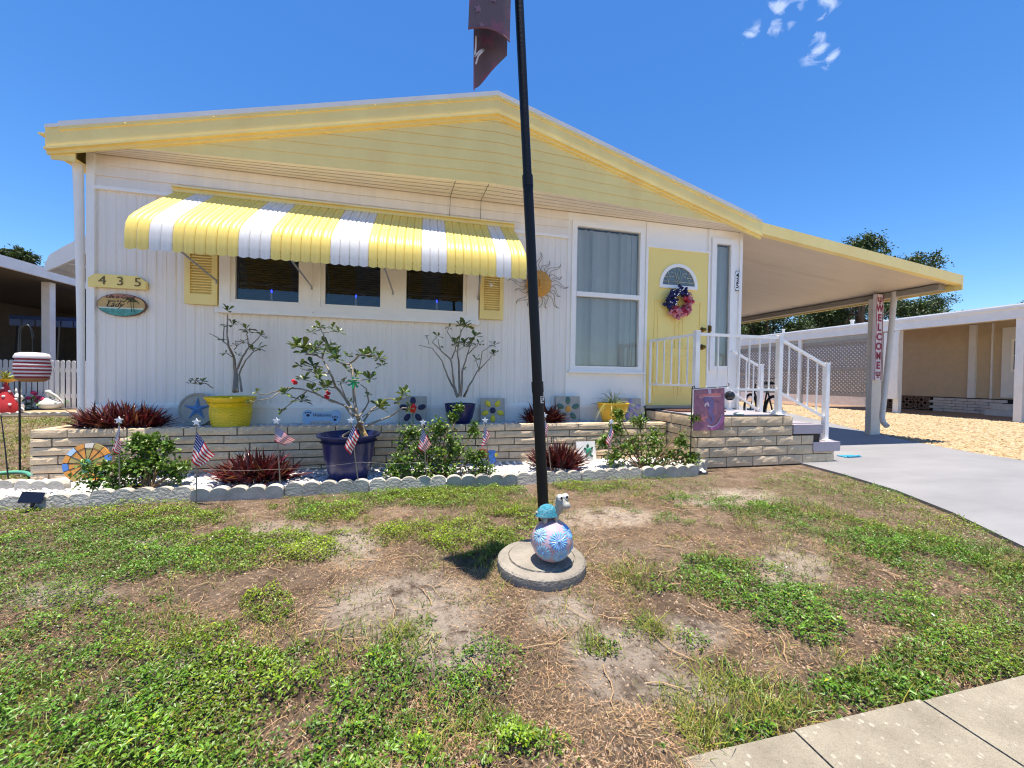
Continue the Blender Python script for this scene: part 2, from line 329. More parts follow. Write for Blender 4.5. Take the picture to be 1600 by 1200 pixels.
GRST = pm('gravel_stones', (170, 153, 124), .9, .1, 20, attr=True)
o = stones('gravel', 34000, lambda n: RNG.uniform(6.9, 14.6, n), lambda n: 2.2 + 11.5 * RNG.random(n) ** 1.5, lambda x, y: np.full_like(x, .006), .014, .034, [GRST], [(1, 1, 1), (.93, .86, .72), (1.08, 1.05, 1), (.8, .7, .55)], keep=ingp)
tag(o, 'loose yellow tan gravel covering the yard between the driveways', 'gravel', kind='stuff')
# ------------------------------------------------------------------ the house
WY = 4.26; XL, XR = -3.0, 4.09; YB = 15.5
house = thing('mobile_house', 'white ribbed mobile home with yellow gable, yellow door and striped window awning', 'house', (.5, WY, 0))
def ribs(mb, x0, x1, z0, z1, y=WY, m=0):
    # box-rib aluminium siding: broad flats with narrow recessed and raised ribs
    pat = [(0, 0), (.035, -.001), (.045, .006), (.056, .006), (.066, -.001), (.085, -.003), (.1, 0), (.118, 0), (.124, .004), (.130, .004), (.136, 0)]; P = .158; pts = []
    k = math.floor(x0 / P) - 1
    while k * P < x1 + P:
        for a, d in pat: pts.append((k * P + a, d))
        k += 1
    def dep(x):
        for (a, d), (b, e) in zip(pts, pts[1:]):
            if a <= x <= b: return d + (e - d) * (x - a) / max(b - a, 1e-6)
        return 0
    xx = [(x0, dep(x0))] + [p for p in pts if x0 < p[0] < x1] + [(x1, dep(x1))]
    for (a, d), (b, e) in zip(xx, xx[1:]): mb.add([(a, y + d, z0), (b, y + e, z0), (b, y + e, z1), (a, y + d, z1)], [(0, 1, 2, 3)], m)
wb = MB()
WX0, WX1, WZ0, WZ1 = -1.93, .56, 1.53, 2.24          # triple window opening
ribs(wb, XL, WX0, .6, 2.57); ribs(wb, WX1, 1.64, .6, 2.57); ribs(wb, WX0, WX1, .6, WZ0); ribs(wb, WX0, WX1, WZ1, 2.57)
wb.build('wall', WHITE, house)
mb = MB(); mb.box(XL, WY + .02, .0, XL + .03, YB, 2.88); mb.box(XR - .03, WY + .02, 0, XR, YB, 2.88); mb.box(XL, YB - .03, 0, XR, YB, 2.88); mb.build('side_wall', WHITE, house)
mb = MB(); mb.box(XL - .012, WY - .025, .4, XL + .05, WY + .03, 2.89); mb.build('corner_trim', TRIM, house)
mb = MB(); mb.box(XL + .05, WY - .03, 2.57, 1.64, WY + .01, 2.60); mb.box(XL + .05, WY - .018, .565, 2.68, WY + .02, .6); mb.build('trim_rail', TRIM, house)
mb = MB(); mb.box(XL + .05, WY - .012, .33, 2.70, WY + .03, .565); mb.build('skirting', WHITE, house)
for k in range(3):                                     # lap boards above the rail
    z0 = 2.60 + k * .098; x1 = 1.64
    MB().add([(XL + .05, WY - .016, z0), (x1, WY - .016, z0), (x1, WY - .002, z0 + .1), (XL + .05, WY - .002, z0 + .1), (XL + .05, WY + .01, z0), (x1, WY + .01, z0)], [(0, 1, 2, 3), (4, 5, 1, 0)]).build('siding_plank', SOFF if k == 9 else WHITE, house)
# flat white panels around the tall window, the door and the side light
FLAT = pm('flat_white_panel', (250, 245, 236), .4, .03, 3)
mb = MB(); mb.box(1.64, WY - .008, .6, 2.69, WY + .02, 1.0); mb.box(1.64, WY - .008, 1.0, 1.70, WY + .02, 2.89); mb.box(2.62, WY - .008, 1.0, 2.69, WY + .02, 2.89); mb.box(1.70, WY - .008, 2.78, 2.62, WY + .02, 2.89)
mb.box(2.69, WY - .006, 2.59, 3.585, WY + .02, 2.89); mb.box(3.585, WY - .008, .55, 4.085, WY + .02, 1.05); mb.box(3.585, WY - .008, 1.05, 3.64, WY + .02, 2.89); mb.box(3.96, WY - .008, 1.05, 4.085, WY + .02, 2.89); mb.box(3.64, WY - .008, 2.76, 3.96, WY + .02, 2.89)
mb.build('front_panel', FLAT, house)
mb = MB(); mb.box(4.06, WY - .03, .5, 4.10, WY + .04, 2.89); mb.box(3.575, WY - .03, .58, 3.60, WY + .01, 2.88); mb.box(2.672, WY - .028, .58, 2.70, WY + .01, 2.88); mb.box(2.70, WY - .03, 2.567, 3.575, WY + .01, 2.592); mb.build('door_trim', TRIM, house)
# rooms behind the glass
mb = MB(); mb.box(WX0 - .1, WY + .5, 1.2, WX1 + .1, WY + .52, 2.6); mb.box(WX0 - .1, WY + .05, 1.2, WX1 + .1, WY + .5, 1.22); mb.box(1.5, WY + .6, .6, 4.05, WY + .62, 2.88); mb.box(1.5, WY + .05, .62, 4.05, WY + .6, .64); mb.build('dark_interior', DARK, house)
# ---- triple window
BLIND = pm('dark_blind', (58, 56, 54), .5, .1, 6)
tw = MB(); 
for x0, x1 in ((-1.95, -1.86), (-1.215, -1.05), (-.43, -.245), (.445, .575)): tw.box(x0, WY - .045, 1.60, x1, WY + .03, 2.19)
tw.box(-1.95, WY - .045, 1.53, .575, WY + .03, 1.60); tw.box(-1.95, WY - .045, 2.19, .575, WY + .03, 2.25)
for x in (-1.1325, -.3375): tw.box(x - .006, WY - .052, 1.60, x + .006, WY - .045, 2.19)
win = tw.build('triple_window', TRIM, house)
MB().box(-1.97, WY - .07, 1.495, .59, WY + .0, 1.53).build('window_sill', TRIM, win)
for x0, x1 in ((-1.86, -1.215), (-1.05, -.43), (-.245, .445)):
    mb = MB(); w = .04
    mb.box(x0, WY - .03, 1.60, x0 + w, WY + .01, 2.19); mb.box(x1 - w, WY - .03, 1.60, x1, WY + .01, 2.19); mb.box(x0 + w, WY - .03, 1.60, x1 - w, WY + .01, 1.635); mb.box(x0 + w, WY - .03, 2.15, x1 - w, WY + .01, 2.19); mb.build('sash', TRIM, win)
    MB().add([(x0 + w, WY - .004, 1.635), (x1 - w, WY - .004, 1.635), (x1 - w, WY - .004, 2.15), (x0 + w, WY - .004, 2.15)], [(0, 1, 2, 3)]).build('pane', GLASS, win)
    mb = MB()
    for k in range(22):
        z = 1.66 + k * .0235; mb.bar((x0 + w + .01, WY + .045, z), (x1 - w - .01, WY + .045, z), .021, .002, up=(0, .55, 1))
    mb.build('blind', BLIND, win)
    xc = (x0 + x1) / 2 + .02; mb = MB(); mb.lathe([(.011, 0), (.011, .085), (.004, .09)], 8, (xc, WY + .02, 1.636)); mb.ell((xc, WY + .02, 1.742), (.008, .008, .018), m=1, nu=8, nv=6)
    mb.build('electric_candle', [pm('candle_white', (150, 150, 152), .5), emit('blue_bulb', (40, 50, 255), 2.2)], win)
for x in (-1.96, -1.13, -.34, .56): MB().box(x - .014, WY - .075, 1.49, x + .014, WY - .045, 1.54).build('sill_bracket', TRIM, win)
# ---- shutters
for x0, x1 in ((-2.235, -1.965), (.59, .86)):
    mb = MB(); w = .045; y0, y1 = WY - .05, WY - .012
    mb.box(x0, y0, 1.565, x0 + w, y1, 2.22); mb.box(x1 - w, y0, 1.565, x1, y1, 2.22); mb.box(x0 + w, y0, 1.565, x1 - w, y1, 1.66); mb.box(x0 + w, y0, 2.12, x1 - w, y1, 2.22); mb.box(x0 + w, y1 - .012, 1.66, x1 - w, y1 - .004, 2.12)
    sh = mb.build('shutter', YEL, house); me = MB().add([(0, -.012, 0), (x1 - x0 - 2 * w, -.012, 0), (x1 - x0 - 2 * w, .012, .024), (0, .012, .024), (0, .016, .018), (x1 - x0 - 2 * w, .016, .018), (0, -.008, -.006), (x1 - x0 - 2 * w, -.008, -.006)], [(0, 1, 2, 3), (3, 2, 5, 4), (6, 7, 1, 0)]).mesh('shutter_slat', YEL)
    for k in range(18): inst('shutter_slat', me, sh, (x0 + w, y0 + .018, 1.664 + k * .0254))
# ---- tall window with vertical blinds
VB = pm('vertical_blind', (246, 247, 238), .6, .04, 4, trans=.25)
def framed(name, x0, x1, z0, z1, w, mid=None, blinds=8, gname='pane'):
    mb = MB(); mb.box(x0, WY - .035, z0, x0 + w, WY + .03, z1); mb.box(x1 - w, WY - .035, z0, x1, WY + .03, z1); mb.box(x0 + w, WY - .035, z0, x1 - w, WY + .03, z0 + w); mb.box(x0 + w, WY - .035, z1 - w, x1 - w, WY + .03, z1)
    if mid: mb.box(x0 + w, WY - .04, mid - .027, x1 - w, WY + .02, mid + .027)
    o = mb.build(name, TRIM, house); 
    for a, b in ([(z0 + w, mid - .027), (mid + .027, z1 - w)] if mid else [(z0 + w, z1 - w)]): MB().add([(x0 + w, WY - .003, a), (x1 - w, WY - .003, a), (x1 - w, WY - .003, b), (x0 + w, WY - .003, b)], [(0, 1, 2, 3)]).build(gname, GLASS, o)
    n = blinds; p = (x1 - x0 - 2 * w) / n
    for k in range(n):
        a = x0 + w + p * (k + .5); ang = random.uniform(-.75, .2)
        f = lambda u, v, a=a, ang=ang: (a + (u - .5) * p * 1.05 * math.cos(ang), WY + .04 + (u - .5) * p * math.sin(ang) + .012 * math.sin(math.pi * u), z0 + w + .01 + v * (z1 - z0 - 2 * w - .02))
        MB().grid(f, 4, 1).build('blind_vane', VB, o, smooth=60)
    return o
tall = framed('tall_window', 1.685, 2.645, 1.005, 2.79, .062, mid=1.925, blinds=11)
MB().box(1.66, WY - .06, .978, 2.665, WY, 1.005).build('window_sill', TRIM, tall)
framed('side_light', 3.625, 3.985, 1.04, 2.775, .07, blinds=4)
# ---- door
dm = MB(); dm.box(2.70, WY - .022, .59, 3.575, WY + .02, 2.567); door = dm.build('door', YELD, house)
for (a, b, c, d) in ((2.80, 3.12, .72, 1.22), (3.16, 3.48, .72, 1.22), (2.80, 3.12, 1.30, 1.93), (3.16, 3.48, 1.30, 1.93)):
    mb = MB()
    for q0, q1, q2, q3 in ((a, c, b, c + .018), (a, d - .018, b, d), (a, c + .018, a + .018, d - .018), (b - .018, c + .018, b, d - .018)): mb.box(q0, WY - .030, q1, q2, WY - .022, q3)
    mb.box(a + .05, WY - .028, c + .05, b - .05, WY - .022, d - .05); mb.build('door_panel', YELD, door)
fx, fz, fr = 3.135, 2.115, .275
def half(r, zs=1.): return [(fx + r * math.cos(math.pi * k / 24), fz + zs * r * math.sin(math.pi * k / 24)) for k in range(25)]
fl = lambda a, b, d: (a, d, b)
mb = MB(); o_, i_ = half(fr), half(fr - .042)
for k in range(24): mb.add([fl(*o_[k], WY - .04), fl(*o_[k + 1], WY - .04), fl(*i_[k + 1], WY - .04), fl(*i_[k], WY - .04), fl(*o_[k], WY - .022), fl(*o_[k + 1], WY - .022), fl(*i_[k], WY - .022), fl(*i_[k + 1], WY - .022)], [(0, 1, 2, 3), (0, 4, 5, 1), (3, 2, 7, 6)])
mb.box(fx - fr, WY - .041, fz - .04, fx + fr, WY - .022, fz); fan = mb.build('fanlight', TRIM, door)
MB().prism(half(fr - .04), WY - .027, WY - .0235, fl).build('pane', pm('leaded_glass', (96, 112, 118), .12, .25, 40, .3, 120, spec=.8), fan)
came = MB(); CR = .0035; cy = WY - .031
def cl(*pts): came.tube([(fx + a, cy, fz + b) for a, b in pts], CR, 5)
cl((-.235, .045), (.235, .045)); cl((-.21, .10), (-.07, .11)); cl((.07, .11), (.21, .10)); cl((-.15, 0), (-.15, .06), (-.12, .1), (-.15, .14), (-.18, .1), (-.15, .06)); cl((.15, 0), (.15, .06), (.12, .1), (.15, .14), (.18, .1), (.15, .06)); cl((-.15, .14), (-.15, .18)); cl((.15, .14), (.15, .18))
cl((-.06, .22), (-.055, .15), (-.03, .08), (0, .035), (.03, .08), (.055, .15), (.06, .22)); cl((0, .035), (-.022, .02), (0, 0), (.022, .02), (0, .035)); cl((0, .21), (-.02, .17), (-.015, .11), (0, .07), (.015, .11), (.02, .17), (0, .21)); cl((-.055, .15), (-.12, .16)); cl((.055, .15), (.12, .16))
came.build('glass_leading', pm('brass_came', (196, 196, 170), .35, metal=.6), fan)
BRASS = pm('aged_brass', (120, 96, 52), .3, .2, 20, metal=.9)
for z, r in ((1.57, .034), (1.345, .038)):
    mb = MB(); p = [(0, -.03), (r, -.03), (r, -.022), (r * .5, -.016), (r * .45, .0), (r * .7, .012), (r * .6, .03), (0, .034)]
    mb.v = []; n = 14
    for rr, d in p:
        for j in range(n): mb.v.append((3.50 + rr * math.cos(j * 2 * math.pi / n), WY - .022 - .03 - d, z + rr * math.sin(j * 2 * math.pi / n)))
    mb.f = [(i * n + j, i * n + (j + 1) % n, (i + 1) * n + (j + 1) % n, (i + 1) * n + j) for i in range(len(p) - 1) for j in range(n)]; mb.m = [0] * len(mb.f)
    mb.build('door_knob', BRASS, door, smooth=40)
mb = MB(); mb.box(3.585, WY - .05, 1.5, 3.61, WY - .03, 1.63); mb.box(3.59, WY - .075, 1.55, 3.605, WY - .05, 1.62); mb.build('screen_latch', BRASS, house)
MB().box(2.69, WY - .07, .555, 3.585, WY + .01, .59).build('door_sill', pm('sill_aluminium', (150, 148, 145), .4, metal=.7), house)
# ---- gable prow, fascia, soffit, roof
RX = .69; RYF = 3.83; EYF = 4.10; EL, ER = -3.2, 4.26; ZE, ZR = 2.985, 3.775
def front_y(x): return RYF + (EYF - RYF) * ((RX - x) / (RX - EL) if x < RX else (x - RX) / (ER - RX))
def roof_z(x): return ZR - (ZR - ZE) * ((RX - x) / (RX - EL) if x < RX else (x - RX) / (ER - RX))
FH = .20; GB = 2.90
for k in range(7):
    z0 = GB + k * .105; z1 = z0 + .107
    for sgn in (-1, 1):
        e = EL if sgn < 0 else ER
        def xat(z): t = (ZR - FH + .06 - z) / (ZR - ZE); return RX + (e - RX) * max(0., min(1., t))
        xa, xb = xat(z0), xat(z1)
        if abs(xa - RX) < .02: continue
        pts = [(RX, z0), (xa, z0), (xb, z1), (RX, z1)]
        vs = [(x, front_y(x) + .028 - (.0045 if z == z0 else .0), z) for x, z in pts]; vs += [(RX, front_y(RX) + .029, z0 + .006), (xa, front_y(xa) + .029, z0 + .006)]
        MB().add(vs, [(0, 1, 2, 3), (0, 4, 5, 1)]).build('gable_plank', YEL, house)
def edge_strip(mb, za, zb, dy0, dy1, m=0, ex_=0.):
    # a board following both roof slopes of the prow; za/zb below the roof line, dy0 front / dy1 back
    for e in (EL - ex_, ER + ex_):
        for i in range(8):
            x0 = RX + (e - RX) * i / 8; x1 = RX + (e - RX) * (i + 1) / 8; q = []
            for x in (x0, x1):
                for z in (za, zb):
                    for dy in (dy0, dy1): q.append((x, front_y(x) + dy, roof_z(x) - z))
            mb.add(q, [(0, 2, 6, 4), (1, 5, 7, 3), (0, 4, 5, 1), (2, 3, 7, 6)] + ([(4, 6, 7, 5)] if i == 7 else []))
mb = MB(); edge_strip(mb, 0, .165, 0, .03); mb.build('fascia', YEL, house)
mb = MB(); edge_strip(mb, .165, .185, -.018, .03); edge_strip(mb, .185, .215, .008, .03); mb.build('fascia_lip', YEL, house)
mb = MB(); edge_strip(mb, -.045, .0, -.012, .03, ex_=-.1); mb.build('drip_edge', ROOFM, house)
mb = MB(); edge_strip(mb, .0, .028, -.01, .0, ex_=-.1); mb.build('yellow_flashing', YEL, house)
sc = MB().lathe([(.0, .006), (.005, .005), (.007, .001), (.008, 0)], 8).mesh('screw_cap', YEL, 40)
for x in [-2.6, -1.9, -1.2, -.5, .2, .66, .74, 1.2, 1.75, 2.3, 2.85, 3.4, 3.9]: inst('screw_cap', sc, house, (x, front_y(x) - .012, roof_z(x) - .016), rot=(math.pi / 2, 0, 0))
for t in range(5):                                      # soffit boards under the prow
    f0, f1 = t / 5, (t + 1) / 5 - .001
    mb = MB()
    for e in (XL - .15, XR + .1):
        q = []
        for x in (RX, e):
            for fr_ in (f0, f1): y = front_y(x) + .03; q.append((x, y + (WY - .01 - y) * fr_, GB + .004 + .003 * (fr_ == f1) - .012 * fr_))
        mb.add(q, [(0, 1, 3, 2)])
    mb.build('soffit_board', SOFF, house)
mb = MB()
seam = [(.13, -.35), (.13, .18)]
for x in (.28, .62): mb.tube([(x, front_y(x) + .05, GB + .0), (x - .03, WY - .03, GB - .012), (x - .035, WY - .021, 2.66)], .0025, 5)
mb.build('soffit_seam', pm('seam_dark', (96, 88, 78), .8), house)
mb = MB()
for e, s_ in ((EL, -1), (ER, 1)):
    q = []
    for x in (RX, e):
        q += [(x, front_y(x) - .01, roof_z(x) + .03), (x, YB + .3, roof_z(x) + .03), (x, front_y(x) - .01, roof_z(x)), (x, YB + .3, roof_z(x))]
    mb.add(q, [(0, 1, 5, 4), (2, 6, 7, 3), (0, 4, 6, 2), (4, 5, 7, 6)])
mb.build('roof', ROOFM, house)
mb = MB(); mb.box(EL - .002, EYF + .0, 2.80, EL + .02, YB, 2.985); mb.box(EL - .05, EYF - .002, 2.93, EL - .003, YB, 2.945); mb.build('eave_board', YEL, house)
mb = MB(); mb.add([(EL, EYF + .03, 2.805), (XL - .01, EYF + .03, 2.77), (XL - .01, YB, 2.77), (EL, YB, 2.805)], [(0, 1, 2, 3)]); mb.box(EL + .02, EYF + .02, 2.74, XL - .01, EYF + .035, 2.9); mb.build('eave_soffit', YEL, house)
mb = MB(); a = Vector((XL - .075, WY - .02, 2.78)); mb.tube([a, a + Vector((.01, 0, -.4)), a + Vector((.02, 0, -1.4)), a + Vector((.025, 0, -2.75))], [.036, .033, .026, .024], 8); mb.build('downspout', TRIM, house, smooth=50)
# side awning over a window of the left wall
SA = pm('side_awning_white', (214, 215, 216), .4, .05, 6)
def sprof(v): return [(-3.0, 2.44), (-3.25, 2.26), (-3.45, 2.12), (-3.56, 2.03), (-3.60, 1.93), (-3.585, 1.87)][v]
mb = MB()
for k in range(30):
    y0 = 4.62 + k * .06
    for v in range(5):
        a, b = sprof(v), sprof(v + 1); mb.add([(a[0], y0, a[1]), (a[0], y0 + .03, a[1] + .008), (b[0] - .004, y0 + .03, b[1] + .006), (b[0], y0, b[1])], [(0, 1, 2, 3)]); mb.add([(a[0], y0 + .03, a[1] + .008), (a[0], y0 + .06, a[1]), (b[0], y0 + .06, b[1]), (b[0] - .004, y0 + .03, b[1] + .006)], [(0, 1, 2, 3)])
mb.prism([sprof(v) for v in range(6)] + [(-3.5, 1.92), (-3.0, 2.24)], 4.60, 4.62, lambda a, b, d: (a, d, b))
mb.tube([(-3.5, 4.65, 1.98), (-3.02, 4.65, 1.9)], .012, 6); mb.build('side_awning', SA, house)
# ---- striped awning
AWY = pm('awning_yellow', (240, 213, 112), .33, .04, 8); AWW = pm('awning_white', (222, 220, 216), .33, .04, 8)
PROF = [(4.235, 2.622), (4.10, 2.52), (3.95, 2.405), (3.80, 2.285), (3.70, 2.20), (3.645, 2.145), (3.615, 2.09), (3.602, 2.02), (3.60, 1.94), (3.602, 1.885)]
mb = MB(); mb.box(-2.335, WY - .05, 2.61, .975, WY - .006, 2.652); mb.box(-2.335, WY - .075, 2.645, .975, WY - .006, 2.655); awn = mb.build('awning', YEL, house)
def slat_mesh(w, m):
    mb = MB(); n = 12; vs = []
    for i, (y, z) in enumerate(PROF):
        a = Vector(PROF[max(i - 1, 0)]); b = Vector(PROF[min(i + 1, len(PROF) - 1)]); t = (b - a).normalized(); nrm_ = Vector((t.y, -t.x))
        if nrm_.y < 0 and i < 6: nrm_ = -nrm_
        if i >= 6 and nrm_.x > 0: nrm_ = -nrm_
        for j in range(n + 1):
            u = j / n; h = .0055 * abs(math.sin(math.pi * u * 2)) ** .7 - .004 * (u in (0, 1)); dz = -.012 * math.sin(math.pi * u) if i == len(PROF) - 1 else 0
            vs.append((u * (w - .002), y + nrm_.x * h, z + nrm_.y * h + dz))
    N = n + 1
    mb.add(vs, [(i * N + j, i * N + j + 1, (i + 1) * N + j + 1, (i + 1) * N + j) for i in range(len(PROF) - 1) for j in range(n)])
    return mb.mesh('awning_slat', m, 70)
bands = [-2.32, -2.155, -1.995, -1.529, -1.286, -.82, -.503, -.042, .191, .659, .811, .965]
for k, (a, b) in enumerate(zip(bands, bands[1:])):
    n = max(1, round((b - a) / .0795)); w = (b - a) / n; me = slat_mesh(w, AWW if k % 2 else AWY)
    for i in range(n): inst('awning_slat', me, awn, (a + i * w, 0, 0))
mb = MB(); mb.tube([(-2.3, 3.63, 1.93), (.94, 3.63, 1.93)], .009, 6); mb.build('awning_front_bar', TRIM, awn)
for x in (-1.97, -1.13, -.34, .57): MB().tube([(x - .05, 3.64, 1.95), (x, WY - .05, 1.80), (x, WY - .05, 1.77)], .009, 6).build('awning_strut', pm('strut_grey', (170, 170, 172), .4, metal=.5), awn)
mb = MB()
for x in (-2.31, .955): mb.tube([(x, 3.63, 1.93), (x, 3.8, 2.26), (x, 4.23, 2.6)], .008, 6)
mb.build('awning_side_bar', TRIM, awn)
# little glass birds / lamps under the awning edge
mb = MB(); mb.ell((.70, WY - .12, 1.93), (.02, .02, .02), nu=10, nv=8); mb.tube([(.70, WY - .12, 1.95), (.69, WY - .03, 2.0)], .006, 5); mb.build('porch_lamp', pm('lamp_white', (232, 232, 228), .3), house, smooth=60)
# ------------------------------------------------------------------ things on the front wall
sgn = thing('number_sign', 'yellow wooden house number sign reading 435 with clipped top corners', 'sign', (-2.76, WY - .03, 1.73))
poly = [(-2.985, 1.675), (-2.545, 1.675), (-2.545, 1.745), (-2.61, 1.795), (-2.93, 1.795), (-2.985, 1.755)]
MB().prism(poly, WY - .045, WY - .012, fl).build('board', YELD, sgn)
for i, ch in enumerate('435'):
    mb = MB(); c = (-2.875 + i * .135, 1.733); text_mb(mb, ch, .112, lambda a, b, d, c=c: (c[0] + a * 1.1, WY - .048 - d, c[1] + b)); mb.build('digit', pm('digit_bronze', (112, 92, 44), .4, .2, 30), sgn)
ov = thing('oval_plaque', 'small oval painted beach scene plaque with lettering and palm trees', 'sign', (-2.75, WY - .03, 1.56))
oc = at(190, 476.5, WY - .03); ax, az = .19, .105
oval = [(oc.x + ax * math.cos(k * math.pi / 20), oc.z + az * math.sin(k * math.pi / 20)) for k in range(40)]
MB().prism(oval, WY - .03, WY - .012, fl).build('plaque_edge', pm('plaque_edge', (110, 78, 66), .6), ov)
def slab(zs0, zs1, m, nm, dy):
    pts = [(oc.x + .96 * ax * math.cos(k * math.pi / 40), oc.z + .96 * az * math.sin(k * math.pi / 40)) for k in range(80)]
    pts = [(x, min(max(z, oc.z + zs0 * az), oc.z + zs1 * az)) for x, z in pts]; MB().prism(pts, WY - .03 - dy, WY - .0295, fl).build(nm, m, ov)
slab(-1, 1, pm('sunset_gold', (200, 166, 104), .6, .2, 20), 'painted_sky', .0015); slab(.6, 1, pm('sunset_red', (176, 124, 96), .6, .25, 25), 'painted_sky', .003); slab(-1, -.28, pm('painted_sea', (84, 156, 142), .5, .35, 22), 'painted_sea', .003); slab(-.34, -.22, pm('painted_beach', (214, 212, 190), .6), 'painted_beach', .004)
INK = pm('ink_black', (28, 22, 22), .6)
mb = MB(); text_mb(mb, 'Life is Good', .044, lambda a, b, d: (oc.x + a - .01, WY - .035 - d * .3, oc.z + b + .072), shear=.3); text_mb(mb, 'Lady', .07, lambda a, b, d: (oc.x + a - .055, WY - .035 - d * .3, oc.z + b + .0), shear=.45); text_mb(mb, 'Sunny & Fun', .026, lambda a, b, d: (oc.x + a - .04, WY - .035 - d * .3, oc.z + b + .032), shear=.3); mb.build('lettering', INK, ov)
mb = MB()
for dx, h in ((.075, .05), (.095, .035)):
    mb.tube([(oc.x + dx + .005, WY - .035, oc.z - .06), (oc.x + dx - .004, WY - .035, oc.z + h)], .0022, 4)
    for k in range(7):
        a = k * math.pi / 6; mb.tube([(oc.x + dx - .004, WY - .035, oc.z + h), (oc.x + dx - .004 + .035 * math.cos(a), WY - .035, oc.z + h + .018 * math.sin(a) + .0), (oc.x + dx - .004 + .045 * math.cos(a), WY - .035, oc.z + h + .018 * math.sin(a) - .02)], .0025, 4)
mb.build('painted_palms', pm('palm_paint', (70, 84, 56), .7), ov)
# sun ornament
sc_ = at(841, 444, WY - .04); sun_o = thing('sun_wall_ornament', 'orange sun face wall ornament with wavy wire rays', 'ornament', sc_)
OR = pm('sun_orange', (204, 148, 62), .55, .2, 22, .3, 50)
mb = MB(); f = lambda u, v: (sc_.x + .152 * math.sqrt(v) * math.cos(2 * math.pi * u), sc_.y - .03 - .045 * (1 - v) , sc_.z + .152 * math.sqrt(v) * math.sin(2 * math.pi * u))
mb.grid(f, 28, 8); 
for ex__ in (-1, 1): mb.ell((sc_.x + ex__ * .052, sc_.y - .068, sc_.z + .035), (.024, .01, .009), nu=10, nv=6)
mb.ell((sc_.x, sc_.y - .078, sc_.z - .005), (.014, .018, .045), nu=10, nv=8); mb.ell((sc_.x, sc_.y - .062, sc_.z - .07), (.045, .012, .011), nu=12, nv=6)
mb.build('sun_face', OR, sun_o, smooth=50)
WIRE = pm('bronze_wire', (150, 134, 110), .5, .2, 20, metal=.3)
for k in range(16):
    a = 2 * math.pi * k / 16 + math.pi / 2; L_ = .37 if k % 2 == 0 else .30; t_ = Vector((math.cos(a), 0, math.sin(a))); n_ = Vector((-math.sin(a), 0, math.cos(a))); b_ = sc_ + Vector((0, -.02, 0)); pts = []
    for i in range(9):
        u = i / 8; pts.append(b_ + t_ * (.15 + (L_ - .15) * u) + n_ * (.03 * (1 - u) + .028 * math.sin(u * 6)))
    for i in range(7, -1, -1):
        u = i / 8; pts.append(b_ + t_ * (.15 + (L_ - .15) * u) + n_ * (-.03 * (1 - u) + .028 * math.sin(u * 6)))
    MB().tube(pts, .0035, 5).build('wire_ray', WIRE, sun_o)
# wreath
wc = at(1061, 473, WY - .08); wr = thing('door_wreath', 'round wreath of navy starred and red white ribbon hanging on yellow door', 'wreath', wc)
NAVY = pm('ribbon_navy', (26, 30, 84), .7, .2, 20); RED = pm('ribbon_red', (168, 34, 60), .7, .2, 20); PINK = pm('ribbon_check', (206, 128, 138), .7, .3, 60); WHT = pm('star_white', (236, 236, 240), .6)
def ribbon(mb, c, s, R, m):
    f = lambda u, v: c + R @ Vector(((u - .5) * s * 1.2, -s * .75 * math.sin(math.pi * u) + s * .1 * math.sin(9 * v), (v - .5) * s))
    mb.grid(f, 5, 3, m)
mb = MB(); mr_ = MB(); mw = MB()
for k in range(230):
    a = random.uniform(0, 2 * math.pi); rr = .135 + random.gauss(0, .028); deg = math.degrees(a) % 360
    c = wc + Vector((rr * math.cos(a), random.uniform(-.045, .02), rr * math.sin(a))); R = Matrix.Rotation(random.uniform(0, 6.28), 3, 'Y') @ Matrix.Rotation(random.uniform(-.6, .6), 3, 'X')
    if 52 < deg < 205:
        ribbon(mb, c, .036, R, 0)
        if k % 3 == 0: mw.ell(c + Vector((0, -.034, 0)), (.009, .004, .008), nu=6, nv=4)
    else: ribbon(mr_, c, .038, R, 0 if random.random() < .38 else 1)
mb.build('navy_ribbon', NAVY, wr, smooth=60); mr_.build('red_ribbon', [RED, PINK], wr, smooth=60); mw.build('white_dots', WHT, wr)
MB().tube([wc + Vector((.135 * math.cos(a), .01, .135 * math.sin(a))) for a in [k * math.pi / 12 for k in range(25)]], .03, 8).build('wreath_ring', NAVY, wr)
# small number plate on the corner trim
pc = at(1151.5, 439, WY - .03); np_ = thing('number_plate', 'narrow white upright number plate reading 435 at the house corner', 'sign', pc)
pl = [(pc.x + .036 * math.cos(a), pc.z + .09 + .036 * math.sin(a)) for a in np.linspace(0, math.pi, 9)] + [(pc.x + .036 * math.cos(a), pc.z - .09 + .036 * math.sin(a)) for a in np.linspace(math.pi, 2 * math.pi, 9)]
MB().prism([((x - pc.x) * 1.12 + pc.x, (z - pc.z) * 1.05 + pc.z) for x, z in pl], WY - .036, WY - .03, fl).build('plate_border', INK, np_); MB().prism(pl, WY - .039, WY - .0305, fl).build('plate', pm('plate_white', (236, 236, 236), .4), np_)
for i, ch in enumerate('435'):
    mb = MB(); text_mb(mb, ch, .092, lambda a, b, d, i=i: (pc.x + a, WY - .0405 - d * .3, pc.z + .068 - .068 * i + b), bold=.002); mb.build('digit', INK, np_)
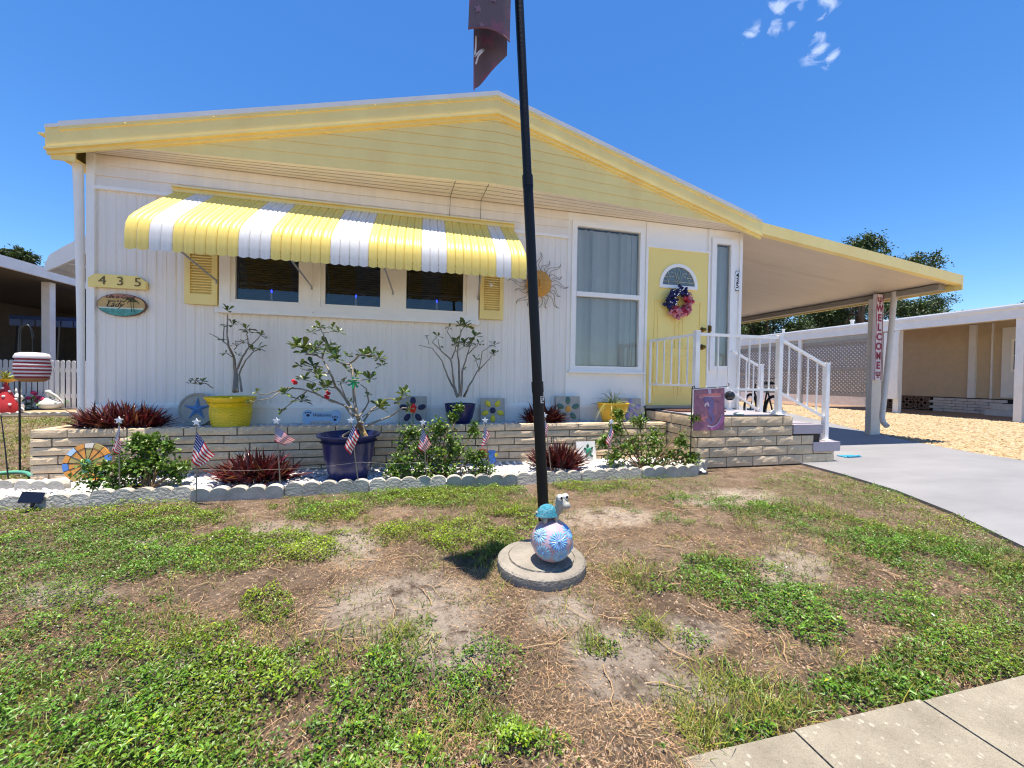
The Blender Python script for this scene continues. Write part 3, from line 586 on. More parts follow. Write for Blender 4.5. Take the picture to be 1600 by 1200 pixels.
# ------------------------------------------------------------------ carport
CE = 8.0; CYF = 4.16; cp = thing('carport', 'attached carport with yellow edged flat roof on slim white posts', 'carport', (6.2, 4.3, 0))
def croof(x): return 2.985 - (x - ER) / (CE - ER) * .40
mb = MB(); q = []
for x in (ER - .12, CE): q += [(x, CYF, croof(x)), (x, YB, croof(x) + .12), (x, CYF, croof(x) - .03), (x, YB, croof(x) + .09)]
mb.add(q, [(0, 1, 5, 4), (0, 4, 6, 2), (4, 5, 7, 6)]); mb.build('carport_roof', ROOFM, cp)
SOFC = pm('carport_ceiling', (218, 202, 182), .5, .06, 3, stretch=(.3, 4, 1))
for k in range(14):                                      # long ceiling pans run out from the house
    y0 = CYF + .03 + k * .78; y1 = y0 + .775; q = []
    for x in (ER - .16, CE - .05): q += [(x, y0, croof(x) - .115 + (y0 - CYF) * .0105), (x, y1, croof(x) - .115 + (y1 - CYF) * .0105), (x, y1 - .02, croof(x) - .095 + (y1 - CYF) * .0105)]
    MB().add(q, [(0, 3, 4, 1)]).build('ceiling_pan', SOFC, cp)
def cstrip(mb, za, zb, y0, y1):
    q = []
    for x in (ER - .03, CE):
        for z in (za, zb):
            for y in (y0, y1): q.append((x, y, croof(x) - z))
    mb.add(q, [(0, 2, 6, 4), (1, 5, 7, 3), (0, 4, 5, 1), (2, 3, 7, 6), (4, 6, 7, 5)])
mb = MB(); cstrip(mb, -.01, .135, CYF - .05, CYF + .0); cstrip(mb, .115, .135, CYF + .001, CYF + .03); mb.build('fascia', YEL, cp)
zc = croof(CE); mb = MB(); mb.add([(CE, CYF - .05, zc + .01), (CE, YB, zc + .13), (CE, YB, zc - .1), (CE, CYF - .05, zc - .215), (CE + .03, CYF - .05, zc + .01), (CE + .03, YB, zc + .13), (CE + .03, YB, zc - .1), (CE + .03, CYF - .05, zc - .215)], [(0, 1, 2, 3), (7, 6, 5, 4), (0, 3, 7, 4), (0, 4, 5, 1), (3, 2, 6, 7)]); mb.build('side_fascia', YEL, cp)
BEAM = pm('beam_aluminium', (150, 142, 130), .5, .08, 6)
mb = MB(); mb.add([(CE - .22, CYF + .1, zc - .11), (CE - .08, CYF + .1, zc - .11), (CE - .08, YB, zc + .01), (CE - .22, YB, zc + .01), (CE - .22, CYF + .1, zc - .2), (CE - .08, CYF + .1, zc - .2), (CE - .08, YB, zc - .08), (CE - .22, YB, zc - .08)], [(0, 3, 2, 1), (4, 5, 6, 7), (0, 1, 5, 4), (1, 2, 6, 5), (3, 0, 4, 7)]); mb.build('beam', BEAM, cp)
POSTM = pm('post_white', (206, 200, 190), .4, .06, 8)
for y in (5.07, 8.2, 11.3, 14.4):
    w_ = .11 if y < 6 else .045; MB().box(7.745 - w_, y - .045, .01, 7.745 + w_, y + .045, zc - .2 + (y - CYF) * .0105).build('post', POSTM, cp)
MB().tube([at(1398, 456, 4.84), at(1388, 560, 4.84), at(1379, 645, 4.84), at(1378, 652, 4.83), at(1380, 660, 4.79), at(1386, 666, 4.72)], [.040, .039, .039, .039, .04, .042], 10).build('downspout', POSTM, cp, smooth=50)
# vent cowl
vc = Vector((7.45, 4.75, croof(7.45) + .0)); vt = thing('roof_vent', 'small grey ribbed turbine vent on the carport roof edge', 'vent', vc)
mb = MB()
mb.lathe([(.055, 0), (.055, .06), (.05, .065)], 16, vc); mb.build('vent_neck', pm('vent_grey', (150, 150, 152), .4, metal=.6), vt, smooth=40)
mb = MB()
for k in range(16):
    a = 2 * math.pi * k / 16; pts = []
    q = []
    for i in range(6):
        th = math.pi * (.12 + .76 * i / 5); r = .1 * math.sin(th) ** .7; z = .14 - .075 * math.cos(math.pi - th) * -1
        for da in (0, .3): q.append(vc + Vector((r * math.cos(a + da), r * math.sin(a + da), .135 + .075 * math.cos(th)))) 
    mb.add(q, [(2 * i, 2 * i + 1, 2 * i + 3, 2 * i + 2) for i in range(5)])
mb.ell(vc + Vector((0, 0, .2)), (.05, .05, .012), nu=12, nv=6); mb.build('vent_cowl', pm('vent_grey', (150, 150, 152)), vt)
# welcome board on the first post
wsn = thing('welcome_board', 'tall narrow white welcome board with crimson letters tied to carport post', 'sign', (7.685, 5.0, .9))
CRIM = pm('crimson_paint', (150, 40, 66), .55, .1, 20)
zb, zt = at(1372, 594, 5.0).z, at(1379, 461, 5.0).z
MB().box(7.603, 4.975, zb, 7.767, 5.022, zt).build('board', pm('board_white', (226, 216, 218), .5, .06, 20), wsn)
mb = MB()
for x in (7.61, 7.753): mb.box(x, 4.97, zb, x + .008, 4.975, zt)
mb.build('painted_edge', CRIM, wsn)
def trident(mb, x, z, s):
    P = lambda a, b, d: (x + a * s, 4.972 - d, z + b * s)
    for r in ([(-.5, .45), (-.32, .45), (-.32, -.1), (-.5, -.1)], [(.32, .45), (.5, .45), (.5, -.1), (.32, -.1)], [(-.09, .5), (.09, .5), (.09, -.55), (-.09, -.55)], [(-.5, -.1), (.5, -.1), (.4, -.28), (-.4, -.28)], [(-.24, -.5), (.24, -.5), (.24, -.62), (-.24, -.62)], [(-.6, .33), (-.22, .33), (-.22, .42), (-.6, .42)], [(.22, .33), (.6, .33), (.6, .42), (.22, .42)]): mb.prism(r, 0, .002, P)
mb = MB(); trident(mb, 7.685, zt - .1, .1); trident(mb, 7.685, zb + .1, .1); mb.build('trident_mark', CRIM, wsn)
for i, ch in enumerate('WELCOME'):
    mb = MB(); zc_ = zt - .245 - i * (zt - zb - .43) / 6.4; text_mb(mb, ch, .17, lambda a, b, d: (7.685 + a * (.82 if ch in 'WM' else 1.), 4.972 - d * .6, zc_ + b), bold=.007); mb.build('letter', CRIM, wsn)
# ------------------------------------------------------------------ brickwork
def brick_mesh(L, H, D, seed):
    rs = np.random.default_rng(seed); mb = MB(); nu, nv = 7, 3; b = .006
    def p(i, j):
        u, v = i / nu, j / nv; x = b + u * (L - 2 * b); z = b + v * (H - 2 * b); e = i in (0, nu) or j in (0, nv)
        return (x if 0 < i < nu else x, (0.004 if e else rs.uniform(-.0028, .0015)), z)
    g_ = [p(i, j) for j in range(nv + 1) for i in range(nu + 1)]; mb.add(g_, [(j * (nu + 1) + i, j * (nu + 1) + i + 1, (j + 1) * (nu + 1) + i + 1, (j + 1) * (nu + 1) + i) for j in range(nv) for i in range(nu)])
    o = [(0, b, 0), (L, b, 0), (L, b, H), (0, b, H), (0, D, 0), (L, D, 0), (L, D, H), (0, D, H), (b, .004, b), (L - b, .004, b), (L - b, .004, H - b), (b, .004, H - b)]
    mb.add(o, [(8, 0, 1, 9), (9, 1, 2, 10), (10, 2, 3, 11), (11, 3, 0, 8), (3, 2, 6, 7), (0, 4, 5, 1), (1, 5, 6, 2), (0, 3, 7, 4)])
    return mb.mesh('brick', BRICKM)
BR = {}
def brick(parent, x, y, z, L, H, D=.09, rz=0.):
    k = (round(L, 2), round(H, 3), random.randrange(3))
    if k not in BR: BR[k] = brick_mesh(k[0], H, D, hash(k) % 999)
    o = inst('brick', BR[k], parent, (x, y + random.uniform(-.004, .003), z), (0, 0, rz)); o.scale.x = L / k[0]; return o
def course(parent, x0, x1, y, z, H, L, off, axis='x', D=.09, joint=.009):
    p = x0
    first = L * off if off else L
    while p < x1 - .02:
        l = min(first if p == x0 else L, x1 - p)
        if x1 - (p + l) < .06: l = x1 - p
        w = l - joint
        if axis == 'x': brick(parent, p + joint / 2, y, z, w, H - joint, D)
        else: brick(parent, y, x1 - (p - x0) - joint / 2, z, w, H - joint, D, -math.pi / 2)
        p += l
pl_ = thing('brick_planter', 'long low tan brick planter along the front wall', 'planter', (-.2, 3.85, 0))
MB().box(-3.06, 3.812, -.05, 2.70, 3.94, .415).add([(-3.06, 3.94, 0), (-2.96, 3.94, 0), (-2.96, 4.3, 0), (-3.06, 4.3, 0), (-3.06, 3.94, .415), (-2.96, 3.94, .415), (-2.96, 4.3, .415), (-3.06, 4.3, .415)], [(4, 5, 6, 7), (0, 4, 7, 3), (1, 2, 6, 5)]).build('mortar_core', MORT, pl_)
H6 = .0718
for k in range(6): course(pl_, -3.075, 2.70, 3.80, .003 + k * H6, H6, .405, [.3, .72, .45, .85, .35, .6][k])
for k in range(6):
    course(pl_, 3.80 + .1, 4.27, -3.075, .003 + k * H6, H6, .36, [1, .4, 1, .5, 1, .6][k], axis='y')
mb = MB(); mb.box(-2.95, 3.945, .2, 2.69, 4.25, .385); mb.build('planter_soil', SOIL, pl_)
pr = thing('brick_porch', 'tan brick entrance porch with lavender painted top and side steps', 'porch', (3.4, 3.8, 0))
H5 = .1066
mb = MB(); mb.box(2.735, 3.375, -.05, 3.965, 4.25, .53); mb.box(3.965, 3.375, -.05, 4.37, 4.22, .33); mb.box(4.37, 3.375, -.05, 4.565, 4.22, .13); mb.build('mortar_core', MORT, pr)
LAV = pm('lavender_paint', (152, 144, 152), .6, .08, 6, .1, 60, rgb2=(164, 156, 162))
for k in range(5):
    z = .003 + k * H5; xe = [4.58, 4.27, 4.27, 3.975, 3.975][k]
    course(pr, 2.72, xe, 3.36, z, H5, .335, [.2, .55, .12, .6, .35][k])
    course(pr, 3.365 + .0, 4.25, 2.722, z, H5, .33, [.5, 1, .5, 1, .5][k], axis='y')
MB().box(2.82, 3.455, .531, 3.97, 4.25, .540).build('porch_floor', LAV, pr)
for x0, x1, z0, z1 in ((3.978, 4.385, .336, .438), (4.255, 4.64, .133, .238)):
    mb = MB(); b = .008
    mb.box(x0, 3.35, z0, x1, 4.22, z1); mb.build('step_tread', LAV, pr)
for y in (3.365,):
    course(pr, 4.28, 4.58, 3.36, .003 + 1 * H5, .028, .3, 0)
MB().box(2.86, 3.80, .541, 3.50, 4.16, .556).build('door_mat', pm('coir_mat', (92, 58, 46), .95, .25, 40, .8, 200), None, label='dark brown doormat lying in front of the yellow door', cat='doormat')
# railing
rl = thing('porch_railing', 'white metal porch railing with thin balusters around the entrance steps', 'railing', (3.4, 3.45, .54))
pz = 1.425; A = Vector((2.735, 4.20, 0)); B = Vector((2.79, 3.45, 0)); C = Vector((3.865, 3.45, 0)); D_ = Vector((4.54, 3.45, 0)); E_ = Vector((4.32, 4.12, 0)); Fp = Vector((3.865, 4.12, 0))
def post(p, z0, z1, w=.05):
    mb = MB(); mb.box(p.x - w / 2, p.y - w / 2, z0, p.x + w / 2, p.y + w / 2, z1); mb.box(p.x - w / 2 - .004, p.y - w / 2 - .004, z1, p.x + w / 2 + .004, p.y + w / 2 + .004, z1 + .012); mb.box(p.x - w / 2 - .03, p.y - w / 2 - .03, z0, p.x + w / 2 + .03, p.y + w / 2 + .03, z0 + .01); mb.build('post', METALW, rl)
post(B, .541, pz); post(C, .541, pz); post(D_, .239, 1.13); post(E_, .239, 1.13)
def zv(p, z): return Vector((p.x, p.y, z))
for a, b, z0, z1, z2, z3, n in ((A, B, 1.395, .855, 1.395, .855, 6), (B, C, 1.40, .82, 1.40, .82, 8), (C, D_, 1.39, .80, 1.10, .50, 5), (Fp, E_, 1.30, .78, 1.10, .52, 4)):
    MB().bar(zv(a, z0), zv(b, z2), .028, .03, up=(0, 0, 1)).build('top_rail', METALW, rl); MB().bar(zv(a, z1), zv(b, z3), .022, .024, up=(0, 0, 1)).build('bottom_rail', METALW, rl)
    for k in range(1, n):
        t = k / n; p = a.lerp(b, t); MB().bar(zv(p, z1 + (z3 - z1) * t), zv(p, z0 + (z2 - z0) * t), .013, .013).build('baluster', METALW, rl)
MB().bar(zv(A, .62), zv(A, 1.40), .022, .022).build('wall_upright', METALW, rl); 
# ------------------------------------------------------------------ scalloped edging
EDG = pm('edging_concrete', (196, 190, 178), .88, .14, 7, .6, 50, rnd=.1, rgb2=(158, 152, 140), detail=8)
def edge_mesh(n, w):
    prof = []
    for k in range(n):
        for i in range(9): a = math.pi - math.pi * i / 8; prof.append((w * (k + .5) + w * .5 * math.cos(a), .058 + .036 * math.sin(a)))
    poly = [(0, -.05)] + prof + [(n * w, -.05)]; mb = MB(); b = .006
    mb.prism(poly, 0, .05, lambda a, z, d: (a, d, z)); return mb.mesh('scalloped_edging', EDG)
EM = edge_mesh(5, .118); EM2 = edge_mesh(3, .118); seg = 5 * .118 + .008
names = ['next to the porch corner', 'in front of the turtle tile', 'passing behind the black flagpole', 'in front of the butterfly stake', 'in front of the bright green bush', 'in front of the big navy pot', 'in front of the lower red spiky clump', 'below the straggly left bush', 'behind the black solar spotlight', 'at the bed end past the spotlight']
x = 2.58; k = 0
while x > -2.85:
    x -= seg; o = inst('scalloped_edging', EM, None, (x, 3.12 + random.uniform(-.012, .012), random.uniform(-.014, .008)), (random.uniform(-.12, .1), random.uniform(-.012, .012), random.uniform(-.02, .02)))
    tag(o, 'scalloped concrete edging block ' + names[k], 'edging', 'scalloped edging blocks in front of the stone bed'); k += 1
for k in range(3):
    o = inst('scalloped_edging', EM2, None, (-3.02 - .362 * k + .1, 3.50 + .08 * k, 0), (0, 0, -.2)); tag(o, ['short edging block touching the left corner of the brick planter', 'short edging block between the planter corner and the garden hose', 'short edging block at the foot of the thin leaning rod'][k], 'edging', 'short edging blocks closing the bed end')
for k in range(1):
    o = inst('scalloped_edging', EM2, None, (2.585, 3.145, 0), (0, 0, .62)); tag(o, 'scalloped edging block turned in towards the porch bricks', 'edging')
# white stones
MB().box(-3.6, 3.165, -.05, 2.72, 3.80, .012).build('stone_bed', pm('bed_fabric', (96, 94, 92), .95, .2, 20), kind='structure')
tn = [(1, 1, 1), (.92, .93, .96), (.82, .84, .9), (1, .98, .95), (.7, .72, .78)]
o = stones('white_stones', 9000, lambda n: RNG.uniform(-3.5, 2.7, n), lambda n: RNG.uniform(3.17, 3.795, n), lambda x, y: RNG.uniform(.012, .035, len(x)), .012, .026, [WHITEST], tn); tag(o, 'loose white stones filling the bed behind the scalloped edging', 'stones', kind='stuff')
o = stones('planter_stones', 6500, lambda n: RNG.uniform(-2.94, 2.69, n), lambda n: RNG.uniform(3.90, 4.24, n), lambda x, y: RNG.uniform(.385, .405, len(x)), .011, .024, [WHITEST], tn); tag(o, 'pale stones filling the brick planter under the pots', 'stones', kind='stuff')
# ------------------------------------------------------------------ pots
def pot(name, label, px, py, Y, z, r_rim, r_base, h, m, style, group=None):
    c = at(px, py, Y); c.z = z; t = thing(name, label, 'plant pot', c, group)
    if style == 'weave':
        prof = [(r_base, 0), (r_base * 1.1, .02), (r_base * 1.22, h * .3), (r_base * 1.28, h * .55), (r_base * 1.22, h * .72), (r_rim * .86, h * .86), (r_rim, h), (r_rim * .96, h + .003), (r_rim * .8, h - .04)]
        mb = MB(); n = 64; rows = 40; vs = []
        P = np.array(prof[:7]); zz = np.linspace(0, h, rows); rr = np.interp(zz, P[:, 1], P[:, 0])
        for i in range(rows):
            for j in range(n):
                w = .007 if ((j // 2 + i // 2) % 2 and i < rows - 6) else 0; a = 2 * math.pi * j / n; r = rr[i] + w - (.0025 if i % 2 and i < rows - 6 else 0); vs.append((c.x + r * math.cos(a), c.y + r * math.sin(a), c.z + zz[i]))
        mb.add(vs, [(i * n + j, i * n + (j + 1) % n, (i + 1) * n + (j + 1) % n, (i + 1) * n + j) for i in range(rows - 1) for j in range(n)]); mb.lathe([(r_rim, h), (r_rim * .97, h + .006), (r_rim * .93, h), (r_rim * .8, h - .06)], n, c)
        mb.build('pot_body', m, t, smooth=25)
    elif style == 'bell':
        mb = MB(); mb.lathe([(r_base, 0), (r_base * 1.03, .01), (r_base * 1.35, h * .5), (r_rim * .83, h * .86), (r_rim * .88, h * .92), (r_rim, h * .965), (r_rim, h), (r_rim * .95, h), (r_rim * .84, h * .9), (r_rim * .7, h * .6)], 44, c); mb.build('pot_body', m, t, smooth=35)
    elif style == 'rim':
        mb = MB(); mb.lathe([(r_base, 0), (r_base * 1.03, .008), (r_rim * .88, h * .72), (r_rim * .92, h * .73), (r_rim * .95, h * .93), (r_rim * 1.0, h * .94), (r_rim, h), (r_rim * .9, h), (r_rim * .84, h * .8)], 36, c); mb.build('pot_body', m, t, smooth=30)
    else:
        mb = MB(); mb.lathe([(r_base, 0), (r_base * 1.06, .008), (r_base * 1.35, h * .35), (r_rim * .93, h * .7), (r_rim * .985, h * .95), (r_rim, h), (r_rim * .94, h), (r_rim * .9, h * .8)], 36, c); mb.build('pot_body', m, t, smooth=40)
    mb = MB(); mb.lathe([(0, h * .86), (r_rim * .9, h * .84)], 24, c); mb.build('potting_soil', SOIL, t); return t, c
PY1 = pm('pot_bright_yellow', (236, 200, 16), .35, .06, 6); PY2 = pm('pot_dull_yellow', (226, 178, 48), .5, .08, 6); PB = pm('pot_navy', (24, 28, 72), .3, .15, 6, rgb2=(32, 38, 92))
p1, c1 = pot('plant_pot', 'bright yellow basket weave pot on the planter stones', 361, 663, 4.0, .40, .205, .125, .285, PY1, 'weave')
p2, c2 = pot('plant_pot', 'large navy flared pot standing in the white stone bed', 545, 752, 3.47, .02, .255, .145, .385, PB, 'bell')
p3, c3 = pot('plant_pot', 'navy rounded pot on the planter beside yellow flower stone', 718.5, 660, 4.03, .40, .165, .10, .225, PB, 'cup')
p4, c4 = pot('plant_pot', 'dull yellow rimmed pot on the planter holding grassy plant', 957, 655, 4.02, .40, .185, .105, .235, PY2, 'rim')
# ------------------------------------------------------------------ desert roses
BARK = pm('grey_bark', (138, 128, 112), .8, .25, 30, .5, 60); CAUD = pm('golden_bark', (178, 148, 96), .75, .25, 20, .5, 50)
ROSLEAF = pm('rose_leaf', (92, 110, 52), .32, .2, 20, attr=True, trans=.18)
def leaves_np(P, Dirs, Ls, Ws, tints, cup=.25):
    n = len(P); D = Dirs / np.linalg.norm(Dirs, axis=1)[:, None]; rnd = RNG.normal(size=(n, 3)); S_ = np.cross(D, rnd * .35 + np.array([0, 0, 1.])); S_ /= np.maximum(np.linalg.norm(S_, axis=1)[:, None], 1e-6); N = np.cross(S_, D)
    L_, W_ = Ls[:, None], Ws[:, None]
    V = np.stack([P, P + D * L_ * .55 + S_ * W_ * .5 + N * W_ * cup, P + D * L_ * .6 - N * W_ * .05, P + D * L_ * .55 - S_ * W_ * .5 + N * W_ * cup, P + D * L_ - N * L_ * .08], 1).reshape(-1, 3)
    b = (np.arange(n) * 5)[:, None]; F_ = np.concatenate([b + [[0, 1, 2]], b + [[0, 2, 3]], b + [[1, 4, 2]], b + [[2, 4, 3]]]); return V, F_, np.repeat(tints, 5, 0)
def leaves_round(P, Dirs, Ls, Ws, tints):
    n = len(P); D = Dirs / np.linalg.norm(Dirs, axis=1)[:, None]; S_ = np.cross(D, RNG.normal(size=(n, 3)) * .3 + np.array([0, 0, 1.])); S_ /= np.maximum(np.linalg.norm(S_, axis=1)[:, None], 1e-6); N = np.cross(S_, D); L_, W_ = Ls[:, None], Ws[:, None]
    V = np.stack([P] + [P + D * L_ * u + S_ * W_ * w + N * (W_ * abs(w) * .4 - L_ * u * u * .12) for u, w in ((.4, .24), (.4, 0), (.4, -.24), (.78, .5), (.78, 0), (.78, -.5), (.97, .24), (1., 0), (.97, -.24))], 1).reshape(-1, 3)
    b = (np.arange(n) * 10)[:, None]; F_ = np.concatenate([b + [f] for f in ([0, 1, 2], [0, 2, 3], [1, 4, 5], [1, 5, 2], [2, 5, 6], [2, 6, 3], [4, 7, 8], [4, 8, 5], [5, 8, 9], [5, 9, 6])]); return V, F_, np.repeat(tints, 10, 0)
def rosette(Pl, p, n, L):
    for k in range(n):
        a = 2 * math.pi * k / n + random.uniform(-.4, .4); e = random.uniform(-.35, 1.25); Pl.append((p, Vector((math.cos(a) * math.cos(e), math.sin(a) * math.cos(e), math.sin(e))), L * random.uniform(.7, 1.2)))
def desert_rose(label, stems, ros, Y, conv, bark, L=.066, flowers=(), dz=.1, wmul=.48, leafn=10):
    p0 = None; t = None; Pl = []
    rs = random.Random(len(label) * 13)
    dep = {}
    def P3(x, y):
        k = (round(x / 60), round(y / 60))
        if k not in dep: dep[k] = rs.uniform(-dz, dz)
        px, py = conv(x, y); return at(px, py, Y + dep[k])
    b = stems[0][0][0]; base = at(*conv(*b), Y); t = thing('desert_rose', label, 'plant', base)
    for pts, r0, r1 in stems:
        q = [P3(*p) for p in pts]; fine = []
        for i in range(len(q) - 1):
            for s_ in range(3):
                u = s_ / 3; fine.append(q[i].lerp(q[i + 1], u) + Vector((rs.uniform(-1, 1), rs.uniform(-1, 1), rs.uniform(-1, 1))) * .004)
        fine.append(q[-1]); n = len(fine); MB().tube(fine, [(r0 + (r1 - r0) * (i / (n - 1)) ** .7) * (1. if r0 > .03 else .72) * rs.uniform(.9, 1.12) for i in range(n)], 8).build('branch', CAUD if (bark is CAUD and r0 > .03) else BARK, t, smooth=60)
    for x, y, s_ in ros: rosette(Pl, P3(x, y), int(leafn * (1.3 if s_ > 1 else 1)), L * s_)
    P = np.array([tuple(a) for a, b, c in Pl]); D = np.array([tuple(b) for a, b, c in Pl]); Ls = np.array([c for a, b, c in Pl]); g_ = RNG.uniform(.6, 1.35, (len(P), 1)); ti = np.hstack([g_ * RNG.uniform(.8, 1.2, (len(P), 1)), g_, g_ * .9])
    V, F_, T = leaves_round(P, D, Ls * .95, Ls * .42, ti); o = npmesh('leaves', V - np.array(base), F_, [ROSLEAF], T, t); o['kind'] = 'stuff'
    for x, y in flowers:
        mb = MB(); c = P3(x, y)
        for k in range(7): a = k * .9; ribbon(mb, c + Vector((math.cos(a) * .011, -.01 * (k % 2), math.sin(a) * .011)), .015, Matrix.Rotation(a, 3, 'Y') @ Matrix.Rotation(.5, 3, 'X'), 0)
        mb.build('red_flower', pm('flower_red', (196, 20, 34), .6, .3, 40), t)
    return t
cA = lambda x, y: (280 + x / 3.81, 470 + y / 3.81); cB = lambda x, y: (620 + x / 3.81, 470 + y / 3.81)
R1, R2 = .02, .005
desert_rose('leggy desert rose with few leaves growing in the yellow basket weave pot', [
    ([(330, 540), (335, 430), (325, 340), (295, 270), (285, 180), (288, 80)], .026, .006), ([(345, 540), (340, 430), (350, 385), (395, 310), (415, 275), (405, 200), (400, 178)], .018, .005), ([(372, 540), (355, 440), (375, 390), (400, 345), (450, 300), (470, 285)], .013, .005),
    ([(415, 275), (460, 235), (490, 205), (520, 225)], .008, .004), ([(490, 205), (482, 188)], .005, .004), ([(295, 270), (255, 235), (180, 195)], .008, .004), ([(262, 245), (268, 150), (318, 148)], .007, .004), ([(325, 340), (280, 310)], .006, .004), ([(330, 290), (345, 265), (385, 245)], .007, .004), ([(205, 520), (150, 490), (90, 495), (66, 488)], .008, .004), ([(120, 490), (95, 470)], .005, .003)],
    [(288, 60, 1), (320, 145, .9), (258, 150, .6), (400, 170, 1.2), (415, 190, 1), (272, 312, .7), (345, 322, .7), (330, 262, .7), (385, 245, 1), (470, 282, 1.2), (440, 300, .9), (490, 205, .8), (518, 222, .5), (90, 476, .8), (66, 490, .7), (140, 484, .8), (260, 235, .6)], 4.0, cA, BARK, leafn=7)
desert_rose('large spreading desert rose rooted in the big navy flared pot', [
    ([(1110, 830), (1085, 760), (1060, 690)], .032, .014), ([(1060, 690), (1010, 610), (930, 510), (900, 430), (850, 340), (800, 320), (750, 318)], .02, .006), ([(1085, 770), (1062, 690), (1040, 560), (1030, 420), (1020, 370), (1070, 330), (1130, 320), (1190, 345)], .024, .006),
    ([(850, 340), (875, 270), (860, 200), (840, 160)], .012, .004), ([(860, 190), (910, 182), (950, 185)], .006, .004), ([(850, 165), (800, 190)], .005, .004), ([(1020, 380), (960, 370), (920, 345)], .01, .004), ([(1050, 650), (900, 590), (760, 530), (640, 520), (520, 560), (470, 555)], .012, .005), ([(640, 520), (540, 580), (400, 610)], .008, .004),
    ([(760, 540), (700, 580), (640, 630), (600, 670)], .009, .004), ([(1090, 730), (1150, 640), (1250, 580), (1320, 590), (1350, 570)], .014, .005), ([(1105, 750), (1250, 690), (1330, 640), (1380, 640)], .016, .005), ([(1070, 690), (1130, 600), (1110, 520), (1080, 500)], .012, .005), ([(1000, 600), (960, 490), (1000, 450)], .008, .004), ([(1040, 690), (980, 620), (900, 600), (830, 560), (800, 540)], .014, .005), ([(900, 430), (800, 430), (720, 400)], .008, .004), ([(1030, 470), (1120, 470)], .007, .004), ([(1080, 700), (1140, 660), (1200, 640)], .009, .004), ([(940, 520), (850, 500), (740, 470)], .008, .003), ([(1075, 715), (1050, 760), (980, 800), (960, 830)], .016, .012)],
    [(740, 285, 1.6), (700, 275, 1.4), (800, 290, 1.4), (830, 275, 1.2), (760, 310, 1.4), (840, 158, 1), (915, 158, .8), (950, 186, .9), (780, 190, .8), (812, 155, .7), (895, 268, 1.4), (915, 320, 1.6), (930, 345, 1.3), (1000, 330, .9), (1110, 330, 1.2), (1150, 318, 1.2), (1190, 345, 1.2), (1205, 385, .9), (1080, 320, .9), (940, 350, 1), (1000, 410, 1), (630, 550, 1.2), (410, 606, .7), (462, 545, .7), (730, 595, 1.3), (605, 665, .8), (1190, 630, 1.4), (1330, 560, 1.2), (1345, 540, 1), (1300, 600, 1), (1370, 640, 1), (740, 470, 1.2), (832, 470, 1.1), (795, 390, 1.2), (720, 385, 1), (800, 405, 1), (860, 520, 1.2), (790, 530, 1), (1132, 470, 1.3), (980, 490, .9), (1055, 440, .9), (880, 505, 1), (1125, 565, .6), (1020, 600, .7), (1210, 650, 1), (830, 440, .9)], 3.5, cA, CAUD, flowers=[(685, 480), (690, 486), (888, 548), (880, 570)], dz=.13)
desert_rose('many stemmed desert rose with bare stalks in the rounded navy pot', [
    ([(360, 570), (340, 520), (300, 450), (270, 360), (210, 280), (130, 265)], .02, .004), ([(190, 262), (180, 215)], .005, .003), ([(362, 570), (340, 500), (330, 400), (320, 350), (260, 290), (210, 245), (240, 215)], .02, .004), ([(325, 345), (350, 290), (340, 240), (300, 185), (310, 162)], .011, .004), ([(375, 570), (370, 380), (360, 300), (380, 190), (400, 150)], .018, .005),
    ([(382, 570), (390, 420), (420, 320), (470, 270), (490, 250)], .018, .004), ([(400, 570), (430, 510), (480, 420), (540, 360), (572, 320)], .018, .004), ([(490, 410), (470, 350)], .007, .004), ([(487, 420), (510, 300), (560, 268), (580, 266)], .008, .004), ([(340, 240), (380, 200), (382, 165)], .007, .004), ([(420, 320), (440, 260), (465, 220)], .008, .004), ([(260, 290), (245, 225)], .006, .004), ([(355, 300), (400, 270)], .007, .004)],
    [(245, 212, .9), (310, 160, .8), (405, 148, 1.4), (380, 150, 1), (425, 150, 1), (350, 260, 1.3), (400, 255, 1.3), (440, 250, 1.1), (465, 213, 1.2), (490, 255, 1), (430, 270, 1), (575, 318, 1.1), (470, 350, 1), (578, 265, 1), (178, 215, .5), (345, 245, .8), (400, 412, .6), (270, 280, .5), (395, 240, 1)], 4.03, cB, BARK, dz=.1, leafn=7)
mb = MB(); c = at(553, 598, 3.42)
for k in range(14):
    a = k * .9; mb.bar(c, c + Vector((.045 * math.cos(a), .03 * math.sin(a * 1.7), .05 * math.sin(a))), .014, .004)
mb.build('hanging_glass_ornament', pm('green_glass', (30, 140, 84), .12, .2, 20), org=c, label='green spiky glass ornament hanging in the large desert rose', cat='ornament')
# rose on a stake
c = at(645, 638, 3.75); t = thing('rose_stake', 'red artificial rose on a green stake in front of the navy petal stone', 'ornament', (c.x, c.y, .42))
mb = MB()
for k in range(12): a = k * 2.4; r = .004 * k ** .6; mb.ell(c + Vector((r * math.cos(a) * 1.6, -.004 * (12 - k) * .3, r * math.sin(a) * 1.8)), (.016, .008, .018), nu=6, nv=4)
mb.build('bloom', pm('flower_red', (196, 20, 34)), t); MB().tube([c + Vector((0, .02, -.02)), c + Vector((.005, .08, -.26))], .004, 5).build('stake', pm('stake_green', (50, 90, 60), .6), t)
